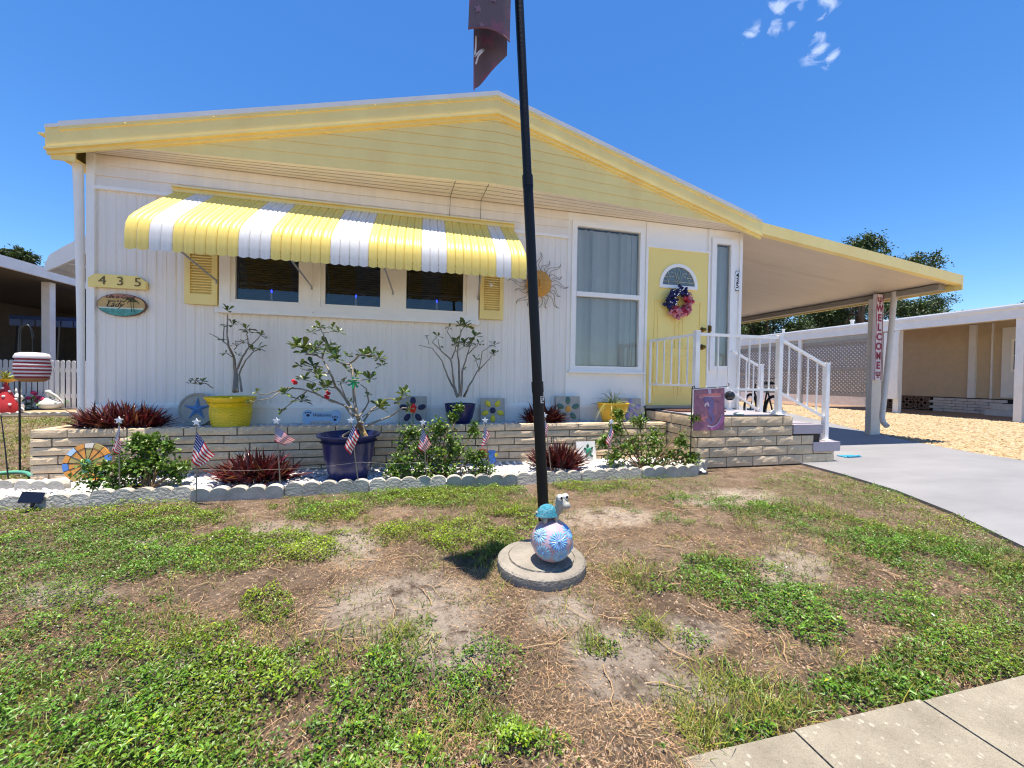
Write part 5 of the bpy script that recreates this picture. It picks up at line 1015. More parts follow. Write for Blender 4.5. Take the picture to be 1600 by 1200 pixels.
MB().tube([tt + Vector((.066 + .009 * k, -.058 - .004 * math.sin(k), .080 + .0014 * (k - 2) ** 2)) for k in range(5)], .0012, 5).build('mouth_line', pm('mouth_brown', (120, 90, 84), .6), tu)
# ------------------------------------------------------------------ seahorse garden flag
gy = 3.24; tl, tr_, bl, br_ = at(1084, 609, gy), at(1132, 606, gy), at(1084, 673, gy), at(1133, 672, gy)
gf = thing('garden_flag', 'mauve garden flag with seahorse print in front of the brick porch', 'garden flag', (tl.x, gy, 0))
mb = MB(); x0 = tl.x - .02; mb.tube([(x0, gy, -.05), (x0, gy, tl.z + .01), (x0 + .006, gy, tl.z + .03), (x0 + .025, gy, tl.z + .036), (x0 + .03, gy, tl.z + .02)], .005, 6); mb.tube([(x0, gy, tl.z + .01), (tr_.x + .02, gy, tr_.z + .012), (tr_.x + .04, gy, tr_.z + .018), (tr_.x + .055, gy, tr_.z + .035), (tr_.x + .04, gy, tr_.z + .048)], .004, 6); mb.build('flag_stand', BLACK, gf)
def GF(u, v): p = tl.lerp(tr_, u).lerp(bl.lerp(br_, u), v); return p + Vector((0, .010 * math.sin(u * 6 + v * 2) * v + .0, 0))
FWd = (tr_.x - tl.x); FHt = tl.z - bl.z
mb = MB(); mb.grid(GF, 16, 20); mb.build('flag_cloth', pm('mauve_print', (138, 92, 118), .75, .2, 16, rgb2=(176, 124, 140), detail=8, trans=.15), gf, smooth=70)
def strip(name, pts, w, m, dy=.004, n=40):
    P_ = [Vector((a, b, 0)) for a, b in pts]; fine = []
    for i in range(len(P_) - 1):
        p0, p1, p2, p3 = P_[max(i - 1, 0)], P_[i], P_[i + 1], P_[min(i + 2, len(P_) - 1)]
        for s_ in range(6):
            t_ = s_ / 6; fine.append(.5 * ((2 * p1) + (p2 - p0) * t_ + (2 * p0 - 5 * p1 + 4 * p2 - p3) * t_ ** 2 + (3 * p1 - p0 - 3 * p2 + p3) * t_ ** 3))
    fine.append(P_[-1]); N = len(fine); vs = []
    for i, p in enumerate(fine):
        t_ = (fine[min(i + 1, N - 1)] - fine[max(i - 1, 0)]).normalized(); s_ = Vector((-t_.y, t_.x, 0)); ww = w[0] + (w[1] - w[0]) * abs(2 * i / (N - 1) - .6) if isinstance(w, tuple) else w
        for e in (-1, 1): q = p + s_ * (ww / 2 * e); r = GF(q.x, q.y); vs.append(r + Vector((0, -dy, 0)))
    mb = MB(); mb.add(vs, [(2 * i, 2 * i + 1, 2 * i + 3, 2 * i + 2) for i in range(N - 1)]); mb.build(name, m, gf)
SEA = pm('seahorse_lilac', (112, 96, 140), .7, .15, 30); SEL = pm('seahorse_pale', (196, 176, 196), .7); CORAL = pm('print_coral', (198, 118, 116), .7, .2, 30); MAG = pm('print_magenta', (196, 112, 164), .7, .3, 14)
strip('printed_seahorse', [(.32, .30), (.40, .24), (.50, .24), (.56, .33), (.54, .44), (.50, .52), (.55, .62), (.60, .70), (.56, .79), (.47, .80), (.42, .75), (.46, .70), (.51, .72)], (.16, .05), SEA, .004); strip('printed_seahorse', [(.34, .42), (.38, .36), (.44, .35), (.45, .42)], .05, SEL, .006)
strip('printed_swirl', [(.40, .88), (.55, .91), (.72, .86), (.84, .74), (.90, .62)], .03, SEL, .005); strip('printed_swirl', [(.5, .95), (.68, .93), (.85, .83), (.97, .68)], .09, MAG, .0035)
strip('printed_banner', [(.16, .17), (.3, .155), (.5, .15), (.7, .145), (.86, .15)], .07, CORAL, .004); strip('printed_banner', [(.16, .20), (.45, .185), (.88, .19)], .012, SEL, .006)
for k in range(5): a = math.pi / 2 + k * 1.2566; strip('printed_starfish', [(.25, .70), (.25 + .075 * math.cos(a), .70 - .06 * math.sin(a)), (.25 + .13 * math.cos(a), .70 - .1 * math.sin(a))], .035, CORAL, .005)
for x_ in (.1, .3, .5, .68, .9): strip('printed_plank', [(x_, .01), (x_ + .01, .12)], .10, pm('print_rose', (168, 112, 122), .7, .2, 20) if x_ != .5 else SEL, .002)
# ------------------------------------------------------------------ porch bits
c = Vector((3.80, 3.50, .541)); mb = MB(); mb.ell(c + Vector((.12, .0, .022)), (.10, .055, .032), nu=20, nv=10); 
for k in range(6): mb.tube([c + Vector((.03 + .0 * k, 0, .03)), c + Vector((.10, (k - 2.5) * .012, .053)), c + Vector((.2, (k - 2.5) * .02, .028))], .004, 5)
mb.build('sea_shell', pm('shell_white', (226, 226, 222), .4, .06, 20), org=c, smooth=60, label='large white seashell at the foot of the railing post', cat='seashell')
c = at(1154, 648, 3.47); c.z = .541; mb = MB(); mb.ell(c + Vector((0, 0, .012)), (.06, .045, .018), nu=20, nv=8); mb.build('glass_pebble', pm('pale_aqua', (186, 214, 204), .15, .1, 10), org=c, smooth=60, label='pale aqua oval glass dish on the porch edge', cat='dish')
c = at(1140, 628, 4.05); gb_ = thing('gazing_ball', 'dark glass gazing ball on a small white pedestal by the door side light', 'ornament', (c.x, c.y, .54)); MB().lathe([(.055, 0), (.05, .012), (.02, .03), (.018, .10), (.04, .125), (.045, .13)], 16, (c.x, c.y, .54)).build('pedestal', TRIM, gb_, smooth=40); mb = MB(); mb.ell((c.x, c.y, .725), (.062, .062, .06), nu=18, nv=12); mb.build('ball', pm('dark_glass', (34, 36, 42), .08, .1), gb_, smooth=60)
c = gnd(1312, 712, .02); mb = MB()
mb.box(c.x - .02, c.y - .09, .012, c.x + .22, c.y + .02, .022); mb.tube([(c.x, c.y - .09, .026), (c.x + .2, c.y - .08, .03)], .01, 6); mb.build('blue_dustpan', pm('aqua_plastic', (60, 150, 178), .35, .1), org=(c.x, c.y, .012), label='small aqua plastic tray lying beside the lowest step', cat='tray')
# ------------------------------------------------------------------ left end: lantern hook, spotlight, hose
hb = gnd(31, 735); lh = thing('shepherd_hook', 'black shepherd hook stake beside the left planter end', 'garden hook', hb)
zt_ = at(38, 507, hb.y).z; lx = at(51, 560, hb.y).x; pts = [hb - Vector((0, 0, .1)), Vector((hb.x, hb.y, zt_ - .12))] + [Vector((hb.x + (lx - hb.x) * (1 - math.cos(a)) / 2, hb.y, zt_ - .12 + .12 * math.sin(a))) for a in np.linspace(.3, math.pi, 10)]
MB().tube(pts, .007, 8).build('hook', BLACK, lh, smooth=50)
zl1, zl0 = at(51, 551, hb.y).z, at(51, 593, hb.y).z; ll = thing('striped_lantern', 'red and white striped paper lantern hanging from the shepherd hook', 'lantern', (lx, hb.y, zl0)); R_ = (at(76, 572, hb.y) - at(27, 572, hb.y)).length / 2
LW = pm('lantern_white', (226, 222, 222), .6, .06, 20, trans=.2); LR = pm('lantern_red', (158, 52, 58), .6, .1, 20, trans=.2); n = 11; hh = (zl1 - zl0)
for k in range(n):
    z0, z1 = zl0 + hh * (.06 + .72 * k / n), zl0 + hh * (.06 + .72 * (k + 1) / n); zc_ = (z0 + z1) / 2; w = 1. - .1 * ((k - 5) / 5.) ** 2
    MB().lathe([(R_ * w * .97, z0), (R_ * w, zc_), (R_ * w * .97, z1)], 28, (lx, hb.y, 0)).build('stripe_band', LW if k % 2 else LR, ll, smooth=40)
MB().lathe([(R_ * .97, zl0 + hh * .78), (R_ * .98, zl0 + hh * .84), (R_ * .86, zl0 + hh * .96), (R_ * .6, zl1), (0, zl1 + .004)], 28, (lx, hb.y, 0)).build('lantern_cap', LW, ll, smooth=50); MB().lathe([(0, zl0 - .02), (R_ * .6, zl0 - .02), (R_ * .9, zl0 + hh * .02), (R_ * .9, zl0 + hh * .06)], 28, (lx, hb.y, 0)).build('lantern_base', pm('lantern_wood', (150, 108, 74), .6), ll, smooth=40); MB().tube([(lx, hb.y, zl1), (lx, hb.y, zt_ - .1)], .004, 5).build('lantern_wire', BLACK, ll)
c = gnd(45, 796); sp = thing('solar_spotlight', 'black solar spotlight tilted on the lawn by the edging', 'garden light', c); MB().tube([c - Vector((0, 0, .05)), c + Vector((.01, .02, .05))], .01, 6).build('spike', BLACK, sp)
R_ = Matrix.Rotation(-.5, 3, 'X') @ Matrix.Rotation(.5, 3, 'Z'); mb = MB(); q = [Vector(v) for v in ((-.05, -.012, -.035), (.05, -.012, -.035), (.05, .012, -.035), (-.05, .012, -.035), (-.05, -.012, .035), (.05, -.012, .035), (.05, .012, .035), (-.05, .012, .035))]; mb.add([c + Vector((.0, .02, .07)) + R_ @ v for v in q], [(0, 3, 2, 1), (4, 5, 6, 7), (0, 1, 5, 4), (1, 2, 6, 5), (2, 3, 7, 6), (3, 0, 4, 7)]); mb.build('solar_panel', pm('solar_panel', (26, 28, 42), .2, .1), sp)
hc = gnd(35, 742, .02); MB().tube([hc + Vector((-.35 + .07 * k, .12 * math.sin(k * .55), .0)) for k in range(12)], .016, 8).build('garden_hose', pm('hose_green', (92, 160, 132), .45, .1), org=hc, smooth=60, label='pale green garden hose lying on the grass left of the planter', cat='hose')
c = gnd(14, 760); MB().tube([c, c + Vector((-.04, .02, .3)), c + Vector((-.09, .05, .55))], [.005, .004, .003], 6).build('bare_stake', BLACK, org=c, label='thin dark leaning rod left of the shepherd hook', cat='stake')
# ------------------------------------------------------------------ bicycle under the carport
w1, w2 = Vector((6.12, 5.56, .345)), Vector((6.54, 6.46, .345)); bk = thing('bicycle', 'dark bicycle with wire basket parked under the carport behind the railing', 'bicycle', (6.3, 6.0, .012)); dd = (w2 - w1).normalized(); TYR = pm('tyre_rubber', (18, 18, 18), .7, .1); CHR = pm('chrome', (170, 170, 172), .25, metal=.9)
for w in (w1, w2):
    wh = MB().tube([w + dd * (.31 * math.cos(a)) + Vector((0, 0, .31 * math.sin(a))) for a in np.linspace(0, 2 * math.pi, 33)], .023, 8).build('wheel', TYR, bk, smooth=60)
    mb = MB(); mb.tube([w + dd * (.285 * math.cos(a)) + Vector((0, 0, .285 * math.sin(a))) for a in np.linspace(0, 2 * math.pi, 33)], .008, 6)
    for k in range(14): a = k * math.pi / 7; mb.tube([w, w + dd * (.285 * math.cos(a)) + Vector((0, 0, .285 * math.sin(a)))], .0015, 4)
    mb.build('rim', CHR, wh); s_ = dd.cross(Vector((0, 0, 1))); MB().tube([w - s_ * .06, w + s_ * .06], .02, 8).build('hub', CHR, wh)
bbk = w1.lerp(w2, .42) + Vector((0, 0, -.05)); seat = w1.lerp(w2, .22) + Vector((0, 0, .5)); head = w1.lerp(w2, .78) + Vector((0, 0, .52)); hb2 = w1.lerp(w2, .82) + Vector((0, 0, .36)); s_ = dd.cross(Vector((0, 0, 1)))
mb = MB()
for a, b in ((bbk, seat), (bbk, hb2), (seat - Vector((0, 0, .1)), head - Vector((0, 0, .1))), (w1, bbk), (w1, seat - Vector((0, 0, .12))), (head, hb2), (hb2, w2)): mb.tube([a, b], .014, 8)
mb.build('frame', pm('bike_frame', (30, 36, 44), .35), bk, smooth=50); MB().ell(seat + Vector((0, 0, .04)), (.08, .13, .035), nu=14, nv=8).build('saddle', TYR, bk, smooth=60)
hp = head + Vector((0, 0, .12)); MB().tube([hp - s_ * .3 - dd * .12, hp - s_ * .22, hp, hp + s_ * .22, hp + s_ * .3 - dd * .12], .012, 8).build('handlebar', CHR, bk, smooth=50)
mb = MB(); mb.tube([bbk - s_ * .12, bbk + s_ * .12], .014, 6); mb.box(bbk.x - .16, bbk.y - .05, bbk.z - .02, bbk.x - .08, bbk.y + .04, bbk.z + .01); mb.box(bbk.x + .08, bbk.y - .05, bbk.z - .02, bbk.x + .16, bbk.y + .04, bbk.z + .01); mb.tube([bbk + dd * (.08 * math.cos(a)) + Vector((0, 0, .08 * math.sin(a))) for a in np.linspace(0, 6.28, 18)], .006, 5); mb.build('pedals', TYR, bk)
bc_ = w1 + Vector((0, 0, .38)); mb = MB()
for k in range(9):
    u = -.17 + .0425 * k
    for e in (-1, 1): mb.tube([bc_ + dd * u + s_ * (.12 * e), bc_ + dd * u * 1.1 + s_ * (.15 * e) + Vector((0, 0, .2))], .0025, 4)
for z in (0, .07, .14, .2): k = 1 + z * .6; mb.tube([bc_ + dd * (.17 * k) + s_ * (.125 * k) + Vector((0, 0, z)), bc_ - dd * (.17 * k) + s_ * (.125 * k) + Vector((0, 0, z)), bc_ - dd * (.17 * k) - s_ * (.125 * k) + Vector((0, 0, z)), bc_ + dd * (.17 * k) - s_ * (.125 * k) + Vector((0, 0, z)), bc_ + dd * (.17 * k) + s_ * (.125 * k) + Vector((0, 0, z))], .003, 4)
mb.build('basket', pm('basket_wire', (186, 182, 170), .4), bk)
# ------------------------------------------------------------------ right neighbour
TAN = pm('tan_siding', (202, 180, 150), .6, .06, 5, .05, 30); NW = pm('neighbour_white', (226, 222, 218), .45, .05, 5); LATT = pm('lattice_vinyl', (146, 136, 126), .6, .08, 10)
nr = thing('tan_mobile_home', 'tan sided neighbouring mobile home with white edged carport and lattice screen', 'house', (16, 8, 0))
mb = MB()
for k in range(24): z = .5 + k * .105; mb.add([(17.6 - .014, 3, z), (17.6 - .014, 11.2, z), (17.6, 11.2, z + .107), (17.6, 3, z + .107), (17.61, 3, z), (17.61, 11.2, z)], [(0, 3, 2, 1), (0, 1, 5, 4)])
mb.build('siding', TAN, nr); MB().box(17.62, 3, 0, 24, 26, 2.95).build('house_core', TAN, nr)
mb = MB(); mb.box(14.45, 2.5, 2.92, 18, 11.4, 2.98); mb.box(14.45, 11.4, 2.92, 14.7, 26, 2.98); mb.build('carport_roof', ROOFM, nr); mb = MB(); mb.box(14.38, 2.5, 2.60, 14.45, 26, 2.95); mb.box(14.34, 2.5, 2.86, 14.38, 26, 2.93); mb.build('fascia', NW, nr); MB().box(14.45, 2.5, 2.60, 14.60, 26, 2.63).build('gutter', pm('gutter_tan', (214, 186, 150), .5), nr)
for y in (6.33, 8.84, 12.0, 15.0): MB().box(14.42, y - .07, 0, 14.56, y + .07, 2.6).build('post', NW, nr)
mb = MB(); mb.box(17.5, 8.62, .5, 17.6, 8.78, 2.9); mb.box(17.54, 8.25, .5, 17.6, 8.29, 2.9); mb.build('wall_trim', NW, nr)
dn_ = MB().box(17.53, 6.9, .55, 17.6, 8.05, 2.72).build('door', NW, nr); MB().box(17.51, 7.0, 1.35, 17.53, 7.85, 2.35).build('door_window_frame', TRIM, dn_)
for i in range(3):
    for j in range(2): MB().box(17.50, 7.08 + i * .25, 1.42 + j * .44, 17.511, 7.29 + i * .25, 1.84 + j * .44).build('pane', pm('dim_glass', (120, 120, 116), .2), dn_)
NB = pm('white_block', (206, 196, 188), .8, .08, 10, .3, 40, rnd=.06); me = MB().box(0, 0, 0, .04, .28, .085).mesh('white_brick', NB)
for r in range(5):
    for k in range(6): inst('white_brick', me, nr, (17.5, 8.0 + k * .29 + (r % 2) * .1 - .1, .005 + r * .095))
SB = pm('screen_block', (142, 112, 92), .8, .1, 12)
for k in range(3):
    y0 = 9.75 + k * .42; mb = MB(); bar_ = lambda a, b: mb.bar((17.52, y0 + a[0] * .4, .05 + a[1] * .42), (17.52, y0 + b[0] * .4, .05 + b[1] * .42), .04, .08, up=(1, 0, 0))
    for a, b in (((0, 0), (1, 0)), ((0, 1), (1, 1)), ((0, 0), (0, 1)), ((1, 0), (1, 1)), ((0, 0), (1, 1)), ((0, 1), (1, 0)), ((.5, 0), (1, .5)), ((.5, 0), (0, .5)), ((.5, 1), (1, .5)), ((.5, 1), (0, .5))): bar_(a, b)
    mb.build('screen_block', SB, nr)
MB().box(17.55, 3, 0, 17.6, 11.2, .5).build('skirting', DARK, nr); mb = MB(); mb.box(16.9, 6.7, .0, 17.5, 8.1, .18); mb.box(17.2, 6.7, .18, 17.5, 8.1, .36); mb.build('door_steps', NB, nr)  # skirting strip coloured near black to paint in the shadow at the wall foot
MB().box(14.5, 2.5, -.05, 17.6, 26, .004).build('carport_slab', pm('brown_slab', (140, 112, 90), .7, .12, 3), nr)
def lattice(y0, y1, z0, z1):
    mb = MB(); sp_ = .135; w = .032; H_ = z1 - z0; k = -H_
    while k < (y1 - y0):
        for sgn_ in (1, -1):
            a, b = k, k + H_; t0 = max(0, -a / H_); t1 = min(1, (y1 - y0 - a) / H_)
            if t1 - t0 > .02:
                ya, yb = y0 + a + H_ * t0, y0 + a + H_ * t1; za, zb_ = (z0 + H_ * t0, z0 + H_ * t1) if sgn_ > 0 else (z1 - H_ * t0, z1 - H_ * t1); mb.bar((14.5 + .006 * sgn_, ya, za), (14.5 + .006 * sgn_, yb, zb_), w * 1.5, .011, up=(1, 0, 0))
        k += sp_
    mb.build('lattice_panel', LATT, nr)
for y0, y1 in ((9.14, 11.93), (12.07, 14.93), (15.07, 18)):
    lattice(y0, y1, .58, 1.38); lattice(y0, y1, 1.5, 2.33); mb = MB()
    for a, b in ((.46, .58), (1.38, 1.5), (2.33, 2.45)): mb.box(14.47, y0, a, 14.53, y1, b)
    mb.build('lattice_rail', LATT, nr)
MB().box(14.3, 8.74, 0.45, 14.36, 9.12, 2.55).build('end_panel', NW, nr)
shed = MB().box(17.2, 11.4, 0, 17.25, 25, 2.5).build('white_screen_wall', pm('bright_wall', (250, 248, 244), .6), nr)
for x_, y_ in ((14.45, 10.2), (14.45, 12.8)):
    c = Vector((x_ + .06, y_, 2.98)); MB().lathe([(.05, 0), (.05, .12), (.07, .12), (.07, .15), (0, .16)], 12, c).build('roof_vent_pipe', NW, nr)
# ------------------------------------------------------------------ left neighbour
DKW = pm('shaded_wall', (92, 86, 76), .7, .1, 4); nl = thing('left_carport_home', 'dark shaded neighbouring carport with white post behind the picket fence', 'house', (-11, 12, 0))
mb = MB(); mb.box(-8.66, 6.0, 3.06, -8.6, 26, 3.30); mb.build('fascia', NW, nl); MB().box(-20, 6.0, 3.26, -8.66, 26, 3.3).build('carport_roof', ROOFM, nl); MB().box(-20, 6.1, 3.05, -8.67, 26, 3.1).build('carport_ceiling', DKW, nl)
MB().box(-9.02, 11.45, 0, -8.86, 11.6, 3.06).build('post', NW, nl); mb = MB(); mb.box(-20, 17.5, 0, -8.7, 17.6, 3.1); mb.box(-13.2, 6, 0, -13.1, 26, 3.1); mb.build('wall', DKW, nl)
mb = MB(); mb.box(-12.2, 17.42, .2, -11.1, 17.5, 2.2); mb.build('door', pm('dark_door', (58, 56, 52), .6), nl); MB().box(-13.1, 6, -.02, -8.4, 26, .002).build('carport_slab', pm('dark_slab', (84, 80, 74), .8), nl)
fn = thing('picket_fence', 'low white picket fence in front of the dark carport', 'fence', (-8.5, 11, 0)); pk = MB(); pts = [(-.036, 0), (.036, 0), (.036, 1.09)] + [(.036 * math.cos(a), 1.09 + .036 * math.sin(a)) for a in np.linspace(.3, math.pi - .3, 5)] + [(-.036, 1.09)]; pk.prism(pts, 0, .02, lambda a, b, d: (a, d, b)); pme = pk.mesh('picket', NW)
for k in range(44): inst('picket', pme, fn, (-10.9 + k * .105, 11.0, .03 + random.uniform(-.006, .006)))
for z in (.28, .88): MB().box(-10.95, 11.021, z, -6.3, 11.05, z + .09).build('fence_rail', NW, fn)
gc = at(118, 505, 12.6); cart = thing('golf_cart', 'golf cart with blue canopy parked in the dark carport', 'golf cart', (gc.x, 12.6, 0)); CB = pm('canopy_blue', (32, 58, 104), .5); gx = gc.x
MB().box(gx - .9, 12.0, gc.z - .02, gx + 1.2, 13.2, gc.z + .08).build('canopy', CB, cart); mb = MB()
for k in range(8): mb.box(gx - .88 + k * .26, 11.98, gc.z - .18, gx - .66 + k * .26, 12.0, gc.z - .02)
mb.build('canopy_valance', pm('valance_grey', (86, 104, 140), .6), cart); mb = MB()
for x_ in (-.75, .95):
    for y_ in (12.05, 13.1): MB().bar((gx + x_, y_, gc.z), (gx + x_ * .9 - .15, y_, .8), .05, .05).build('canopy_strut', BLACK, cart)
mb = MB(); mb.box(gx - .8, 12.1, .35, gx + 1.1, 13.1, .7); mb.box(gx - .95, 12.2, .35, gx - .8, 13.0, .95); mb.build('cart_body', pm('cart_body', (40, 44, 54), .4), cart); mb = MB(); mb.box(gx + .0, 12.15, .7, gx + .6, 13.05, .88); mb.box(gx + .55, 12.15, .88, gx + .7, 13.05, 1.3); mb.build('cart_seat', pm('cart_seat', (120, 116, 106), .7), cart)
for x_ in (-.55, .8):
    for y_ in (12.1, 13.1): MB().tube([(gx + x_, y_ - .08, .24), (gx + x_, y_ + .08, .24)], .24, 18).build('wheel', TYR, cart, smooth=40)
MB().tube([Vector((gx - .3 + .16 * math.cos(a) * .5, 12.5 + .16 * math.sin(a), 1.1 + .16 * math.cos(a) * .8)) for a in np.linspace(0, 6.28, 18)], .015, 6).build('steering_wheel', BLACK, cart, smooth=60)
# border of tan shells and the figures along the fence
mb = MB(); mb.prism([(-11, 9.4), (-9.2, 9.2), (-7.2, 9.5), (-5.2, 10.0), (-5.2, 10.75), (-11, 10.75)], -.03, .012, lambda a, b, d: (a, b, d)); mb.build('shell_path', GRAV, kind='structure')
sme = edge_mesh(4, .14)
for k in range(12): o = inst('path_edging', sme, None, (-11.2 + k * .57, 9.28 + max(0, (k - 3)) * .058, -.02), (0, 0, .10 if k > 3 else -.02)); tag(o, 'weathered scalloped edging along the far shell path', 'edging', 'edging blocks along the far shell path')
c = gnd(9, 648); t = thing('garden_gnome', 'red cone hatted garden gnome with white spots by the picket fence', 'garden figure', c); mb = MB(); mb.lathe([(.17, 0), (.19, .1), (.15, .25), (.10, .4), (.05, .55), (.01, .66)], 18, c); mb.build('red_hat', pm('gnome_red', (190, 44, 48), .6, .1, 20), t, smooth=50); mb = MB()
for k in range(16): a = k * 2.4; z = .05 + .033 * k; r = np.interp(z, [0, .1, .25, .4, .55], [.17, .19, .15, .1, .05]); mb.ell(c + Vector((r * math.cos(a), r * math.sin(a), z)), (.025, .025, .025), nu=8, nv=6)
mb.build('white_spots', WHT, t)
def figure(name, label, px, py, parts, m, cat='garden figure'):
    c = gnd(px, py); t = thing(name, label, cat, c); mb = MB()
    for d, r in parts: mb.ell(c + Vector(d), r, nu=14, nv=10)
    o = mb.build('figure_body', m, t); rm = o.modifiers.new('remesh', 'REMESH'); rm.mode = 'VOXEL'; rm.voxel_size = .018; rm.use_smooth_shade = True; return t, c
WF = pm('figure_white', (224, 222, 218), .5, .06, 10)
figure('rabbit_statue', 'white rabbit garden statue next to the red gnome', 27, 645, [((0, 0, .12), (.1, .1, .14)), ((.02, 0, .32), (.07, .07, .08)), ((-.02, 0, .44), (.022, .02, .09)), ((.05, 0, .45), (.022, .02, .09)), ((.08, -.04, .06), (.07, .05, .05))], WF)
t, c = figure('pelican_planter', 'white pelican shaped planter beside the pink flowers', 78, 641, [((0, 0, .13), (.21, .13, .12)), ((-.02, 0, .22), (.1, .07, .08)), ((-.04, 0, .32), (.045, .04, .09)), ((-.03, 0, .42), (.06, .05, .05)), ((.18, 0, .16), (.07, .06, .05))], WF)
MB().tube([c + Vector((0, -.02, .42)), c + Vector((.12, -.02, .34)), c + Vector((.25, -.02, .2))], [.03, .026, .01], 8).build('beak', pm('beak_white', (206, 204, 196), .5), t, smooth=50)
def flowerbed(px, py, label, m2, n=110, r=.3):
    c = gnd(px, py); t = thing('flower_clump', label, 'plant', c); q = RNG.normal(size=(n, 3)) * np.array([r, .15, .1]) + np.array([0, 0, .18]); q[:, 2] = np.abs(q[:, 2]); g_ = RNG.uniform(.5, 1.2, (n, 1)); V, F_, T = leaves_np(q, RNG.normal(size=(n, 3)) + [0, 0, .3], np.full(n, .11), np.full(n, .06), np.hstack([g_ * .8, g_, g_])); o = npmesh('leaves', V, F_, [BUSH], T, t); o['kind'] = 'stuff'; mb = MB()
    for k in range(14): mb.ell(c + Vector((random.uniform(-r, r), random.uniform(-.15, .1), random.uniform(.2, .42))), (.045, .045, .04), nu=8, nv=6)
    mb.build('blooms', m2, t)
flowerbed(58, 640, 'pink flowers behind the pelican planter', pm('bloom_pink', (206, 60, 110), .6)); flowerbed(128, 632, 'rust red foliage at the right end of the picket fence', pm('bloom_rust', (150, 66, 66), .6), r=.35)
c = gnd(10, 590, .62); c = at(10, 592, 9.9); t = thing('hanging_pot', 'yellow green spiky plant in a low bowl on a stand by the fence', 'plant', (c.x, c.y, 0)); MB().lathe([(.05, c.z - .25), (.02, c.z - .2), (.02, c.z - .08), (.16, c.z - .03), (.24, c.z), (.2, c.z)], 18, (c.x, c.y, 0)).build('bowl', PY2, t, smooth=40); MB().tube([(c.x, c.y, 0), (c.x, c.y, c.z - .2)], .02, 6).build('stand', BLACK, t); m = 40; a = RNG.uniform(0, 6.28, m); e = RNG.uniform(.3, 1.4, m); g_ = RNG.uniform(.8, 1.6, (m, 1)); V, F_, T = blades(RNG.normal(0, .03, (m, 3)) + [0, 0, c.z], np.stack([np.cos(a) * np.cos(e), np.sin(a) * np.cos(e), np.sin(e)], -1), RNG.uniform(.12, .3, m), np.full(m, .03), np.hstack([g_, g_, g_]), np.full(m, .3), 4); o = npmesh('leaves', V, F_, [GRS], T, t); o['kind'] = 'stuff'
# ------------------------------------------------------------------ trees
TL = pm('oak_leaf', (58, 78, 40), .55, .25, .5, attr=True, trans=.2); TB = pm('oak_bark', (92, 80, 68), .9, .2, 6, .6, 12)
def tree(label, px, top, dist, wpx_, n_, group=None, seed=1, squash=.7, leaf=.22):
    r = ray(px, 560); c = Vector((r[0] * dist, r[1] * dist, 0)); H_ = EYE + (at(px, top, c.y).z - EYE); R_ = .76 * wpx_ / 2 / FPX * dist; rs = np.random.default_rng(seed); t = thing('oak_tree', label, 'tree', c, group); mb = MB(); cr = H_ * .52
    mb.tube([c - Vector((0, 0, .3)), c + Vector((.2, 0, H_ * .25)), c + Vector((0, .1, H_ * .5))], [.42, .32, .22], 10); lobes = []
    for k in range(17):
        a = rs.uniform(0, 6.28); rr = R_ * rs.uniform(.25, .95); z = H_ * rs.uniform(.38, .9); z = min(z, H_ * (.97 - .3 * (rr / R_) ** 2)); e = c + Vector((rr * math.cos(a), rr * math.sin(a), z)); lobes.append((np.array(e), R_ * rs.uniform(.2, .36))); mb.tube([c + Vector((0, 0, H_ * rs.uniform(.25, .5))), c.lerp(e, .55) + Vector((0, 0, H_ * .08)), e], [.14, .08, .03], 6)
    lobes.append((np.array(c) + [0, 0, H_ * .88], R_ * .34)); mb.build('trunk', TB, t, smooth=50); P = []
    for e, lr in lobes:
        m = int(2.4 * n_ * lr * lr / sum(q[1] ** 2 for q in lobes)); sub = rs.normal(size=(26, 3)); sub /= np.linalg.norm(sub, axis=1)[:, None]; sub = sub * lr * rs.uniform(.25, 1.0, (26, 1)) * [1, 1, squash]; i = rs.integers(0, 26, m); P.append(e + sub[i] + rs.normal(size=(m, 3)) * lr * .15)
    P = np.concatenate(P); m = len(P); g_ = rs.uniform(.5, 1.5, (m, 1)); V, F_, T = leaves_np(P, rs.normal(size=(m, 3)), leaf * rs.uniform(.6, 1.3, m), leaf * .6 * rs.uniform(.7, 1.2, m), np.hstack([g_ * rs.uniform(.85, 1.2, (m, 1)), g_, g_ * .9])); o = npmesh('crown', V - np.array(c), F_, [TL], T, t); o['kind'] = 'stuff'
GT = 'oaks beyond the neighbouring carport'
tree('tall spreading oak rising above the yellow edged carport roof', 1342, 356, 34, 215, 15000, GT, 3); tree('lower oak to the right of the carport post behind the white roof', 1432, 474, 40, 120, 6000, GT, 5); tree('oak seen under the carport ceiling beside the house corner', 1205, 440, 36, 220, 10000, GT, 8); tree('oak behind the lattice screen filling the gap under the carport', 1290, 430, 44, 240, 10000, GT, 11); tree('small oak peeking over the white roof at its outer end', 1606, 462, 46, 90, 4000, GT, 13)
tree('grey green tree behind the left neighbouring carport roof', 22, 372, 30, 130, 9000, None, 21)
tree('dark oak far behind the lattice and beside the house', 1150, 470, 50, 200, 7000, GT, 17)
tree('dense oak between the welcome board and the lower oak', 1380, 455, 46, 200, 8000, GT, 29)
